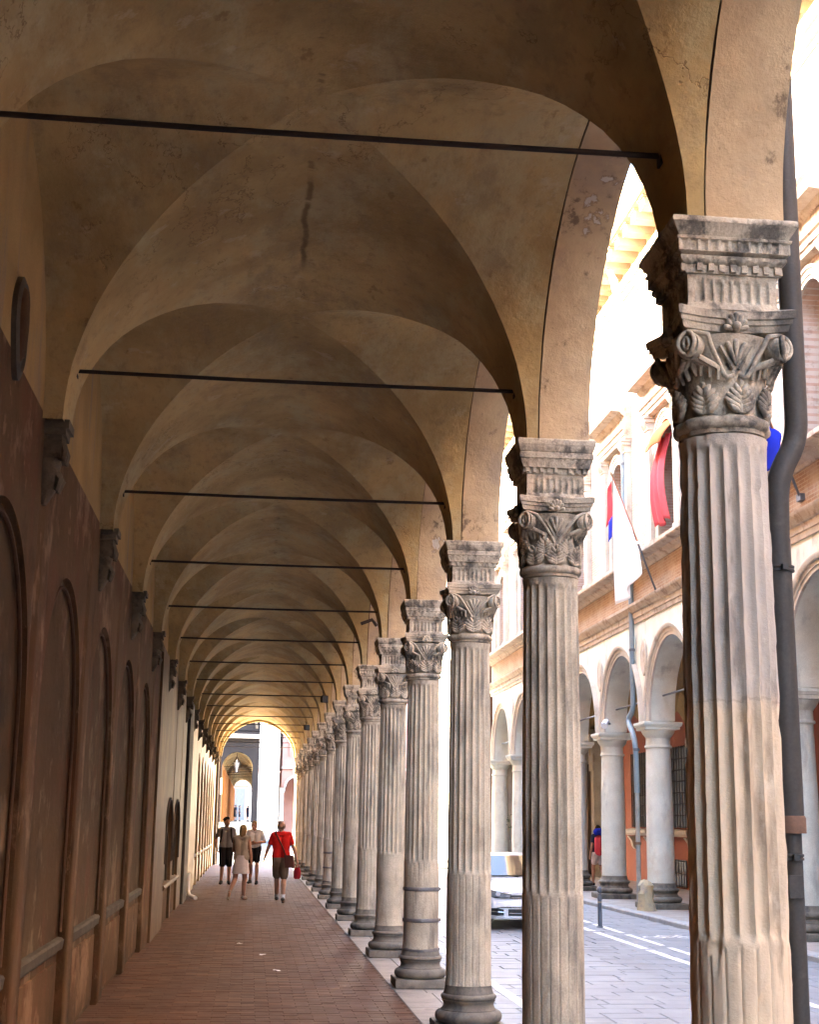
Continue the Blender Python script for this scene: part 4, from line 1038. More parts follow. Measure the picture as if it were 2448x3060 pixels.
# carved portal
for y in (50.2, 52.4):
    mb = MB(); mb.box(12.05, 12.4, y-.22, y+.22, -.02, 3.6); mb.box(12.0, 12.4, y-.28, y+.28, 3.6, 3.9); mb.build('portal_jamb', 'facade_stone', palazzo, world=True)
mb = MB(); mb.arc_band(51.3, 3.9, .9, .9, .35, 12.4, 12.05, 16); mb.build('portal_arch', 'facade_stone', palazzo, True, 30, True)
mb = MB(); mb.box(12.30, 12.36, 50.42, 52.18, -.02, 3.9); mb.build('portal_door', 'wood_dark', palazzo, world=True)
# arcade columns
def arcade_column_parts():
    P = []
    mb = MB(); mb.sq([(.46, 0), (.47, .02), (.47, .11), (.455, .125)], 6, lambda s_, t, z: .004*nz(t*3, z, s_, 2)); P.append(('plinth', mb.mesh('plinth', 'base', True, 35)))
    mb = MB(); pf = [(.37+.075*cos(-pi/2+pi*i/8), .195+.068*sin(-pi/2+pi*i/8)) for i in range(9)]+[(.375, .275), (.345, .3), (.345, .335), (.37, .345)]+[(.345+.04*cos(-pi/2+pi*i/6), .395+.04*sin(-pi/2+pi*i/6)) for i in range(7)]+[(.33, .45), (.315, .5), (.305, .54)]
    mb.lathe(pf, n=36, fn=lambda a, z: .004*nz(cos(a), sin(a), z, 4)); P.append(('base_moulding', mb.mesh('base_moulding', 'base', True, 50)))
    mb = MB(); mb.lathe([(.302, .53), (.302, 1.2), (.298, 1.9), (.288, 2.6), (.272, 3.4), (.27, 3.46)], n=36, fn=lambda a, z: .004*nz(cos(a), sin(a), z, 3)); P.append(('shaft', mb.mesh('shaft', 'facade_grey', True, 50)))
    mb = MB(); mb.lathe([(.268, 3.44), (.3, 3.45), (.305, 3.475), (.295, 3.5), (.275, 3.505), (.272, 3.66), (.285, 3.67), (.29, 3.69), (.3, 3.7), (.34, 3.75), (.365, 3.80), (.372, 3.83), (.36, 3.84)], n=36); P.append(('capital', mb.mesh('capital', 'facade_grey', True, 40)))
    mb = MB(); mb.sq([(.37, 3.835), (.39, 3.84), (.395, 3.90), (.42, 3.91), (.435, 3.95), (.44, 3.955), (.44, 4.0), (.43, 4.005)], 6, lambda s_, t, z: .004*nz(t*3, z, s_, 2)); P.append(('abacus', mb.mesh('abacus', 'facade_grey', True, 35)))
    return P
AP = arcade_column_parts()
ALAB = {0: 'smooth grey arcade column across the street with the yellowish guard stone at its foot', 1: 'smooth arcade column across the street behind the bollard, backpacker beside it',
        2: 'arcade column across the street, just right of the second fluted column', -2: 'arcade column across the street at the right, behind the dark downpipe', -1: 'arcade column across the street hidden behind the nearest fluted column',
        5: 'last arcade column at the far end of the palazzo', 4: 'arcade column next to the far end of the palazzo', 3: 'fourth arcade column along the palazzo past the bollard'}
for i in range(-2, IB+1):
    c = thing('arcade_column', ALAB[i], 'column', (9.0, PY(i), -.02), 0, 'columns of the opposite arcade')
    for n_, me in AP: inst(n_, me, c, rot=(0, 0, i*1.3 if n_ in ('shaft', 'base_moulding', 'capital') else 0))
for i in range(-1, IB):
    t = thing('arcade_tie_rod', f'iron tie rod in the {ORD[i+1]} visible arch of the opposite arcade', 'tie rod', (9.0, PY(i), 4.55), 0, 'tie rods in the opposite arcade')
    mb = MB(); mb.tube([(0, .33, 0), (0, PB-.33, 0)], .022, 8); mb.build('rod', 'grey_metal', t, True)
    mb = MB(); mb.tube([(0, .34, 0), (-.05, .36, -.22)], .02, 6); mb.build('anchor_bar', 'grey_metal', t, True)
# blue grey downpipe of the palazzo
bp = thing('facade_downpipe', 'blue grey downpipe running down the opposite facade beside an arcade column', 'downpipe', (8.58, 31.9, 0))
mb = MB(); mb.tube([(.02, .35, 14.2), (.02, .35, 7.75)], .06, 12); mb.build('upper_pipe', 'pipe_blue', bp, True)
mb = MB(); mb.tube(bend([(.08, .10, 7.45), (.07, .06, 4.32), (0, .3, 4.1), (-.02, -.42, 3.62), (-.0, -.40, 2.45)]), .062, 12); mb.build('middle_pipe', 'pipe_blue', bp, True)
mb = MB(); mb.tube([(0, -.40, 2.47), (0, -.38, .0)], .052, 12); mb.build('lower_pipe', 'pipe_old', bp, True)
for x, y, z in ((.02, .35, 10.2), (.075, .08, 5.7), (0, -.41, 3.4), (0, -.39, 1.35)):
    mb = MB(); mb.lathe([(.05, z-.03), (.075, z-.03), (.075, z+.03), (.05, z+.03)], x, y, 14); mb.build('pipe_clip', 'grey_metal' if z > 2 else 'pipe_rust', bp, True, 40)
t = thing('wall_lamp', 'small white floodlight on the abacus of an arcade column', 'lamp', (8.62, 34.35, 4.1))
mb = MB(); mb.tube([(0, 0, .12), (-.10, -.16, 0)], [.07, .085], 10); mb.build('housing', 'sign_white', t, True, 40)
mb = MB(); mb.tube([(.12, .1, .06), (0, 0, .1)], .02, 6); mb.build('bracket', 'grey_metal', t)
# drapes and flags
def cloth(nm_, m, P, nu=14, nv=22, parent=None, **kw):
    mb = MB(); mb.rings([[P(i/nu, j/nv) for i in range(nu+1)] for j in range(nv+1)], False, False)
    o = mb.build(nm_, m, parent, True, 80, **kw); s_ = o.modifiers.new('thickness', 'SOLIDIFY'); s_.thickness = .006; return o
yc = .5*(PY(-1)+PY(0))
dr = thing('window_drape', 'orange and pinkish red drape billowing out of an arched window', 'drape', (PX1, yc, 7.7))
def P1(u, v):
    y = -.5+1.0*u; z = 2.72-.62*v-.10*sin(pi*u)*v+.12*sin(pi*u)*(1-v); return (.18-.62*sin(pi/2*v)*(.75+.25*sin(pi*u))+.03*sin(9*u+3*v), y, z)
cloth('orange_valance', 'drape_orange', P1, parent=dr)
def P2(u, v):
    y = -.42+.84*u; z = 2.35-1.95*v+.06*sin(3*pi*u)*v; return (-.02-.16*sin(pi*v)+.05*sin(5*pi*u+1.5*v)-.10*v, y, z)
cloth('red_drape', 'drape_red', P2, parent=dr)
def P3(u, v): return (.12+.03*sin(9*u), -.52+.2*u, 2.1-2.0*v)
cloth('inner_curtain', 'cloth_white', P3, 6, 8, parent=dr)
def flag(loc, top, label, nm_='flag'):
    t = thing(nm_, label, 'flag', loc)
    top = Vector(top)-Vector(loc)
    mb = MB(); mb.tube([(0, 0, 0), top*.42], [.022, .024], 8); mb.build('pole_foot', 'grey_metal', t, True)
    mb = MB(); mb.tube([top*.42, top], [.024, .018], 8); mb.build('pole', 'pole', t, True)
    mb = MB(); mb.capsule(top, .035, top*1.01, .03, 10, 4); mb.build('finial', 'cornice', t, True)
    mb = MB(); mb.box(-.03, .1, -.09, .09, -.06, .05); mb.build('bracket', 'grey_metal', t)
    mb = MB(); mb.lathe([(.02, -.03), (.05, -.03), (.05, .03), (.02, .03)], 0, 0, 10); mb.v = [(x+top.x*.42, y+top.y*.42, z+top.z*.42) for x, y, z in mb.v]; mb.build('pole_clamp', 'cloth_white', t)
    return t, top
f1, tp = flag((PX1-.05, 29.98, 6.74), (7.62, 29.55, 9.25), 'flag with a big white field, red upper corner, hanging from the slanting pole')
Q0, Q1 = Vector((7.80, 29.75, 6.40))-f1.location, Vector((8.05, 29.15, 7.0))-f1.location
def FW(u, v, du=0):
    p = tp*(.97-.42*u); q = Q0.lerp(Q1, u); w = p.lerp(q, v)
    s_ = sin(u*3.1*pi+1.5*v)*.10*sin(pi*min(1, v*1.4)*.55); return (w.x-s_*.8+du, w.y+s_*.7, w.z-.10*sin(pi*u)*v)
cloth('white_field', 'cloth_white', lambda u, v: FW(u, v), 22, 26, parent=f1)
def FR(u, v): a = FW(.0, .02+.30*v); return (a[0]-.03-.06*u, a[1]+.03+.30*u*(.4+.6*v)+.03*sin(7*v), a[2]-.14*u)
cloth('red_field', 'cloth_red', FR, 8, 12, parent=f1)
def FB(u, v): a = FW(.0, .30+.16*v); return (a[0]-.03-.04*u, a[1]+.03+.16*u, a[2]-.1*u)
cloth('blue_field', 'cloth_blue', FB, 6, 8, parent=f1)
f2, tp2 = flag((PX1-.05, 21.6, 6.98), (7.45, 20.2, 8.5), 'deep blue flag hanging beside the nearest column')
Q0b, Q1b = Vector((7.85, 21.3, 7.25))-f2.location, Vector((7.95, 20.6, 7.1))-f2.location
def FBL(u, v):
    p = tp2*(.97-.5*u); q = Q0b.lerp(Q1b, u); w = p.lerp(q, v); s_ = sin(u*4*pi+2*v)*.07; return (w.x-s_, w.y+s_, w.z-.1*sin(2*pi*u)*v)
cloth('blue_field', 'cloth_blue', FBL, 22, 20, parent=f2)
f3, tp3 = flag((PX1-.05, 23.2, 6.65), (7.75, 22.7, 8.2), 'small pole with a furled blue flag low beside the downpipe')
cloth('blue_field', 'cloth_blue', lambda u, v: tuple((tp3*(.9-.4*u)).lerp(tp3*(.7-.2*u)+Vector((.0, .05, -.7)), v)+Vector((.05*sin(8*u), .05*sin(9*u+v), 0))), 10, 10, parent=f3)
o_ = MB(); o_.tube([(8.72, 31.5, 12.6), (8.35, 31.2, 13.6), (8.2, 31.3, 14.5), (8.1, 31.7, 15.15)], [.11, .10, .09, .03], 8)
o_ = o_.build('banner_pole', 'cloth_white', smooth=True); tag(o_, 'white curved pole rising in front of the eaves', 'pole')
# street furniture
b = thing('bollard', 'slim dark iron bollard with a round head standing in the street', 'bollard', (6.47, 26.5, -.1)); b.scale = (.66, .66, .79)
mb = MB(); mb.lathe([(.10, 0), (.10, .02), (.07, .035), (.06, .06), (.056, .62), (.062, .63), (.062, .67), (.05, .69), (.048, .74), (.06, .75), (.06, .77)], n=20); mb.build('post', 'grey_metal', b, True, 40)
mb = MB(); mb.lathe([(.02, .765)]+[(.075*cos(-pi/2+pi*i/10)+.001, .845+.075*sin(-pi/2+pi*i/10)) for i in range(11)], n=20); mb.build('ball_head', 'grey_metal', b, True, 50)
mb = MB(); mb.lathe([(.055, .55), (.060, .552), (.060, .585), (.055, .588)], n=20); mb.build('brass_band', 'cornice', b, True, 50)
mb = MB(); rs = []
for z, w in ((0, .21), (.12, .19), (.3, .165), (.42, .175), (.5, .15), (.6, .16), (.68, .10), (.71, .03)):
    rs.append([((w*(1+.55*nz(cos(a), sin(a), z*2, 1.9, 3)))*cos(a)*1.0, (w*(1+.55*nz(cos(a), sin(a), z*2, 1.9, 3)))*sin(a)*.9, z+.03*nz(cos(a), sin(a), z, 2)) for a in [2*pi*i/20 for i in range(20)]])
mb.rings(rs); o_ = mb.build('guard_stone', 'guard_stone', smooth=True, loc=(8.42, 30.35, -.1)); tag(o_, 'worn yellowish guard stone at the foot of an arcade column', 'guard stone')
o_ = MB()
for q in range(26):
    a = random.uniform(0, 2*pi); r = random.uniform(.02, .18); z = random.uniform(0, .55)
    p = Vector((r*cos(a)*.5, r*sin(a), z)); d = Vector((cos(a), sin(a), .6)).normalized()*.09; n_ = d.cross(Vector((0, 0, 1))).normalized()*.035
    o_.add([p, p+d*.5+n_, p+d, p+d*.5-n_], [(0, 1, 2, 3)])
o_.tube([(0, 0, -.3), (0, .02, .5)], .01, 5)
o_ = o_.build('weed_plant', 'leaf', loc=(8.66, PY(4)+.25, 1.5)); tag(o_, 'small weed growing on a far pier above the car', 'plant')
# pale ashlar house further on
ah = thing('ashlar_house', 'pale ashlar stone house beyond the palazzo', 'house', (8.9, 54.5, 0))
mb = MB(); mb.box(.04, 14, 0, 24, -.1, 15.5); mb.build('wall', 'joint', ah)
bms = []
for v in range(3):
    mb = MB(); mb.cbox(-.58, .58, -.235, .235, 0, .05, .012); mb.v = [(-z+.04, x, y) for x, y, z in mb.v]; bms.append(mb.mesh('stone_block', 'ashlar'))
nbk = 0
for r_ in range(18):
    for c_ in range(16):
        y = .6+c_*1.19+(.59 if r_ % 2 else 0)
        if y < 23.3: inst('stone_block', bms[nbk % 3], ah, (random.uniform(-.006, .006), y, .3+r_*.49)); nbk += 1
mb = MB(); mb.box(-.02, .06, 0, 24, 9.1, 15.4); mb.build('upper_render', 'pale_facade', ah)
mb = MB(); mb.box(-.5, .06, 0, 24, 15.4, 15.9); mb.build('eave', 'cornice', ah)
mb = MB(); mb.box(-.03, .06, 0, 24, 9.0, 9.099); mb.build('string_course', 'course', ah)
for c_ in range(6):
    mb = MB(); mb.box(-.06, .06, 2.0+c_*3.8, 3.3+c_*3.8, 10.2, 12.6); w_ = mb.build('window', 'green_pane', ah)
# ================================================================== FAR END
fh = thing('far_portico_building', 'dark fronted building with a second portico beyond the sunny gap', 'building', (0, 95, 0))
def swb(mb, nm_, m, parent, smooth=False, angle=35, off=(0, 0, 0)):
    me = mb.mesh(nm_, m, smooth, angle, swap=True); me.transform(Matrix.Translation(Vector((-off[0], -off[1], -off[2])))); return inst(nm_, me, parent)
FO = (0, 95, 0); FXL, FXR = -1.95, .06
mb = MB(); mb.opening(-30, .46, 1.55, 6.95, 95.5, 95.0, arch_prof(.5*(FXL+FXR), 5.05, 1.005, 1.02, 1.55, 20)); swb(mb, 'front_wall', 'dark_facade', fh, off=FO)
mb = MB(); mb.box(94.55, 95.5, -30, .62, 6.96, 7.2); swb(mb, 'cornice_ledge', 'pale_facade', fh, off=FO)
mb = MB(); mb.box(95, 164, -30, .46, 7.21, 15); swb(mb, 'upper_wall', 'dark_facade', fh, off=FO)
mb = MB(); mb.arc_band(-.95, 7.6, 1.1, 1.3, .18, 95.02, 94.9, 20); swb(mb, 'blind_arch', 'ledge', fh, True, off=FO)
mb = MB(); mb.box(95.5, 163.5, -6, FXL, 1.55, 7.0); swb(mb, 'orange_wall', 'far_orange', fh, off=FO)
for i in range(16): vault_bay(fh, 'vault', FXL, FXR, 95.5+4.25*i, 99.75+4.25*i, 5.05, 1.02, 1.9, FXL-.02, .45, .01, 'vault_web', 8)
for i in range(16):
    mb = MB(); mb.box(99.5+4.25*i, 99.95+4.25*i, .08, .44, 1.55, 5.05); mb.box(99.42+4.25*i, 100.03+4.25*i, .05, .47, 4.75, 5.06); swb(mb, 'pier', 'dark_facade', fh, off=FO)
    mb = MB(); mb.tube([(-1.9, 4.6+4.25*i, 5.25), (.06, 4.6+4.25*i, 5.25)], .03, 6); mb.build('tie_bar', 'iron', fh)
    mb = MB(); mb.box(-1.95, -1.78, 4.3+4.25*i, 4.75+4.25*i, 1.55, 5.0); mb.build('wall_pilaster', 'far_orange', fh)
for i in range(10):
    z = -.03+.158*i; mb = MB(); mb.box(-9, .5, 89.5+.42*i, 95.2 if i < 9 else 230, -.2, z+.158); o_ = mb.build('stone_step' if i < 9 else 'terrace', 'far_step', kind='structure')
wh = thing('cream_house', 'bright cream house with a grey door closing the far view', 'house', (-1, 190, 1.5))
mb = MB(); mb.box(-14, 10, 0, 12, 0, 16); mb.build('wall', 'pale_facade', wh)
mb = MB(); mb.box(-1.6, .6, -.12, .02, 0, 4.6); mb.build('door_frame', 'pink_facade', wh)
mb = MB(); mb.box(-1.25, .25, -.16, -.119, 0, 4.2); mb.build('door', 'grey_metal', wh)
mb = MB(); mb.box(-14, 10, -.3, .0, 6.4, 6.8); mb.build('string_course', 'pink_facade', wh)
ln = thing('hanging_lantern', 'iron lantern hanging before the second portico', 'lantern', (-1.0, 96.2, 0))
mb = MB()
for a in range(6):
    c, s_ = cos(a*pi/3), sin(a*pi/3); mb.tube([(.10*c, .10*s_, 4.75), (.2*c, .2*s_, 5.45), (.05*c, .05*s_, 5.75)], .022, 5)
for z, r in ((4.75, .11), (5.45, .21), (5.75, .07)): mb.lathe([(r, z-.02), (r+.02, z), (r, z+.02), (r-.02, z)], n=12)
mb.tube([(0, 0, 5.75), (0, 0, 6.4)], .025, 6); mb.tube([(-.3, 0, 5.35), (.3, 0, 5.35)], .02, 6); mb.build('frame', 'iron', ln)
mb = MB(); mb.lathe([(.06, 4.8), (.16, 5.42), (.05, 5.6)], n=6); mb.build('glass', 'sign_white', ln)
sg = thing('wall_sign', 'white vertical sign panel on the end of the left wall', 'sign', (-1.27, 59.2, 3.05))
mb = MB(); mb.cbox(-.1, .1, -.03, .03, -.33, .33, .004); mb.build('panel', 'sign_white', sg)
mb = MB(); mb.tube([(-.12, 0, .3), (.1, 0, .3)], .012, 6); mb.build('bracket', 'iron', sg)
mb = MB(); mb.box(XW-.2, XW+.16, YEND+.001, YEND+.14, 0, 5.4); mb.build('end_quoin', 'pale_wall', portico, world=True)
pk = thing('pink_house', 'pink plastered house with arcade across the sunny square', 'house', (2.35, 112, -.03))
for i in range(5):
    mb = MB(); mb.opening(2.35+2.1*i, 4.45+2.1*i, 4.2, 5.6, 113, 112, arch_prof(3.4+2.1*i, 4.2, .72, .75, n=16)); swb(mb, 'arch', 'pink_facade', pk, off=(2.35, 112, -.03))
    mb = MB(); mb.arc_band(3.4+2.1*i, 4.2, .72, .75, .16, 112.02, 111.9, 16); swb(mb, 'archivolt', 'pale_facade', pk, off=(2.35, 112, -.03))
for i in range(6):
    mb = MB(); mb.lathe([(.26, 0), (.26, .2), (.2, .3), (.19, 3.8), (.28, 4.0), (.28, 4.22)], 2.1*i, .4, 14); mb.build('arcade_column', 'pink_facade' if i else 'pale_facade', pk, True, 40)
    mb = MB(); mb.box(.5+2.1*i, 1.5+2.1*i, -.08, .02, 6.6, 8.9); mb.build('shutter', 'drape_red' if False else 'pink_facade', pk)
mb = MB(); mb.box(0, 10.5, -.2, 1, 5.64, 5.85); mb.build('string_course', 'pale_facade', pk)
mb = MB(); mb.box(0, 10.5, 0, 12, 5.851, 13); mb.build('wall', 'pink_facade', pk)
mb = MB(); mb.box(-.3, 10.8, -.5, 12, 13.001, 13.3); mb.build('eave', 'roof_tile', pk)
mb = MB(); mb.box(0, 10.5, 4, 12, 0, 5.63); mb.build('back_wall', 'pink_facade', pk)

# ================================================================== CAR
car = thing('parked_car', 'white hatchback seen from the front between two fluted columns', 'car', (5.10, 25.6, -.1)); car.scale = (1, 1, .89)
def body_ring(y, w, zl, zt, crown=.03, tuck=.06, n=9):
    h = [(0, zl), (w-.12, zl), (w-.03, zl+.05), (w-.005, zl+.18), (w, zl+(zt-zl)*.55), (w-.02, zl+(zt-zl)*.8), (w-tuck-.03, zt-.035), (w-tuck-.12, zt-.012), (w*.5, zt+crown*.7), (0, zt+crown)]
    return [(x, y, z) for x, z in h]+[(-x, y, z) for x, z in reversed(h[1:-1])]
mb = MB(); ST = [(.0, .60, .27, .56, .01), (.03, .72, .22, .62, .01), (.10, .80, .2, .70, .015), (.25, .86, .19, .77, .025), (.5, .885, .19, .83, .035), (.9, .895, .19, .885, .04), (1.2, .9, .19, .93, .04), (2.0, .9, .19, .95, .03), (3.0, .9, .19, .96, .03), (3.8, .88, .2, .97, .03), (4.1, .84, .24, .95, .02), (4.2, .76, .3, .88, .01)]
mb.rings([body_ring(*s_) for s_ in ST]); body = mb.build('body', 'car_white', car, True, 50)
def gh(y, wb, wt, zb, zt): return [(-wb, y, zb), (-wt-.03, y, zt-.07), (-wt+.08, y, zt-.015), (0, y, zt), (wt-.08, y, zt-.015), (wt+.03, y, zt-.07), (wb, y, zb)]
mb = MB(); mb.rings([gh(1.12, .74, .72, .93, .97), gh(1.5, .76, .66, .93, 1.18), gh(1.95, .78, .60, .93, 1.40), (gh(2.3, .78, .585, .93, 1.45)), gh(3.2, .78, .58, .93, 1.44), gh(3.75, .76, .56, .93, 1.36), gh(4.12, .72, .6, .93, 1.0)]); mb.build('roof', 'car_white', car, True, 50)
mb = MB(); rows = []
for j in range(9):
    v = j/8; y = 1.16+.74*v; z = 1.0+.385*v; w = .66-.10*v
    rows.append([(w*u, y-.03*(1-u*u)-.012, z+.012+.03*(1-u*u)*.3) for u in [-1+2*i/10 for i in range(11)]])
mb.rings(rows, False, False); mb.build('windscreen', 'car_glass', car, True, 70)
mb = MB()
for s_ in (-1, 1): mb.tube([(s_*.80, .16, .765), (s_*.78, .5, .838), (s_*.76, .95, .905), (s_*.72, 1.18, .955)], .006, 5)
mb.tube([(-.80, .16, .765), (-.4, .07, .712), (0, .05, .71), (.4, .07, .712), (.80, .16, .765)], .006, 5); mb.build('bonnet_seam', 'car_black', car)
for s_ in (-1, 1):
    mb = MB(); mb.add([(s_*.795, 1.55, 1.0), (s_*.80, 2.6, 1.0), (s_*.66, 2.6, 1.36), (s_*.675, 1.98, 1.34)], [(0, 1, 2, 3)]); mb.add([(s_*.80, 2.68, 1.0), (s_*.79, 3.6, 1.02), (s_*.66, 3.4, 1.33), (s_*.66, 2.68, 1.36)], [(0, 1, 2, 3)]); mb.build('side_window', 'car_glass', car)
    mb = MB(); rs = []
    for t, x, y, zc, h in ((0, .45, .005, .665, .03), (.25, .55, .015, .675, .05), (.5, .66, .05, .69, .062), (.75, .76, .115, .705, .065), (1, .845, .27, .725, .04)):
        rs.append([(s_*x, y+.05, zc-h), (s_*x, y-.012, zc-h*.9), (s_*x, y-.012, zc+h*.5), (s_*x, y+.03, zc+h)])
    mb.rings(rs); hl = mb.build('headlight', 'lens', car, True, 40)
    mb = MB(); mb.tube([(s_*.44, -.012, .64), (s_*.55, -.002, .622), (s_*.66, .03, .622), (s_*.76, .10, .635), (s_*.85, .26, .68)], .008, 5); mb.tube([(s_*.44, -.012, .688), (s_*.55, -.004, .705), (s_*.66, .03, .726), (s_*.76, .095, .745), (s_*.85, .25, .755)], .007, 5); mb.build('headlight_rim', 'car_black', hl, True)
    mb = MB(); mb.lathe([(.0005, -.01), (.03, -.008), (.042, .0), (.045, .01)], n=16); mb.build('reflector', 'chrome', hl, True, rot=(pi/2, 0, 0), loc=(s_*.68, .03, .70))
    mb = MB(); rs = []
    for x, y, z0, z1 in ((.58, .005, .29, .40), (.68, .02, .28, .43), (.79, .085, .29, .42)): rs.append([(s_*x, y+.04, z0), (s_*x, y-.012, z0), (s_*x, y-.012, z1), (s_*x, y+.04, z1)])
    mb.rings(rs); fi = mb.build('fog_intake', 'car_black', car)
    mb = MB(); mb.tube([(s_*.57, -.01, .345), (s_*.68, .004, .355), (s_*.79, .07, .36)], .007, 6); mb.build('trim_strip', 'chrome', fi)
    mb = MB(); mb.capsule((s_*.98, 1.45, 1.02), .065, (s_*1.04, 1.45, 1.03), .06, 10, 3); mb.build('door_mirror', 'car_white', car, True)
    for y in (.86, 3.42):
        w_ = MB(); w_.lathe([(.19, -.1), (.30, -.1), (.315, -.07), (.315, .07), (.30, .1), (.19, .1)], n=28); w_ = w_.build('wheel', 'tyre', car, True, 40, loc=(s_*.79, y, .315), rot=(0, pi/2, 0))
        mb = MB(); mb.lathe([(.01, s_*.06), (.18, s_*.09), (.2, s_*.085), (.2, -.02), (.01, -.02)], n=20); mb.build('rim', 'rim', w_, True, 40)
def strip(nm_, m, w, z0, z1, d=.012):
    mb = MB(); rs = []
    for u in [-1+2*i/12 for i in range(13)]:
        x = w*u; y = max(0, (abs(x)-.45))**2*.5
        rs.append([(x, y+.05, z0), (x, y-d, z0), (x, y-d, z1), (x, y+.05, z1)])
    mb.rings(rs); return mb.build(nm_, m, car, True, 30)
strip('grille', 'car_black', .47, .615, .69, .008); strip('grille_trim', 'chrome', .46, .63, .64, .016); strip('grille_trim', 'chrome', .46, .672, .682, .016)
strip('lower_intake', 'car_black', .50, .28, .41); strip('intake_trim', 'chrome', .49, .325, .335, .02); strip('front_lip', 'chrome', .74, .225, .25, .03); strip('intake_slat', 'car_black', .49, .36, .375, .02)
mb = MB(); mb.box(-.26, .26, -.03, -.013, .44, .55); mb.build('number_plate', 'sign_white', car)
mb = MB(); mb.lathe([(.001, 0), (.055, 0), (.055, .012), (.045, .016), (.001, .016)], n=20); mb.build('badge', 'chrome', car, True, 40, loc=(0, -.005, .655), rot=(pi/2, 0, 0))
for s_ in (-1, 1):
    mb = MB(); mb.tube([(s_*.1, 1.12, .985), (s_*.45+.1, 1.2, 1.04)], .008, 5); mb.build('wiper', 'car_black', car)

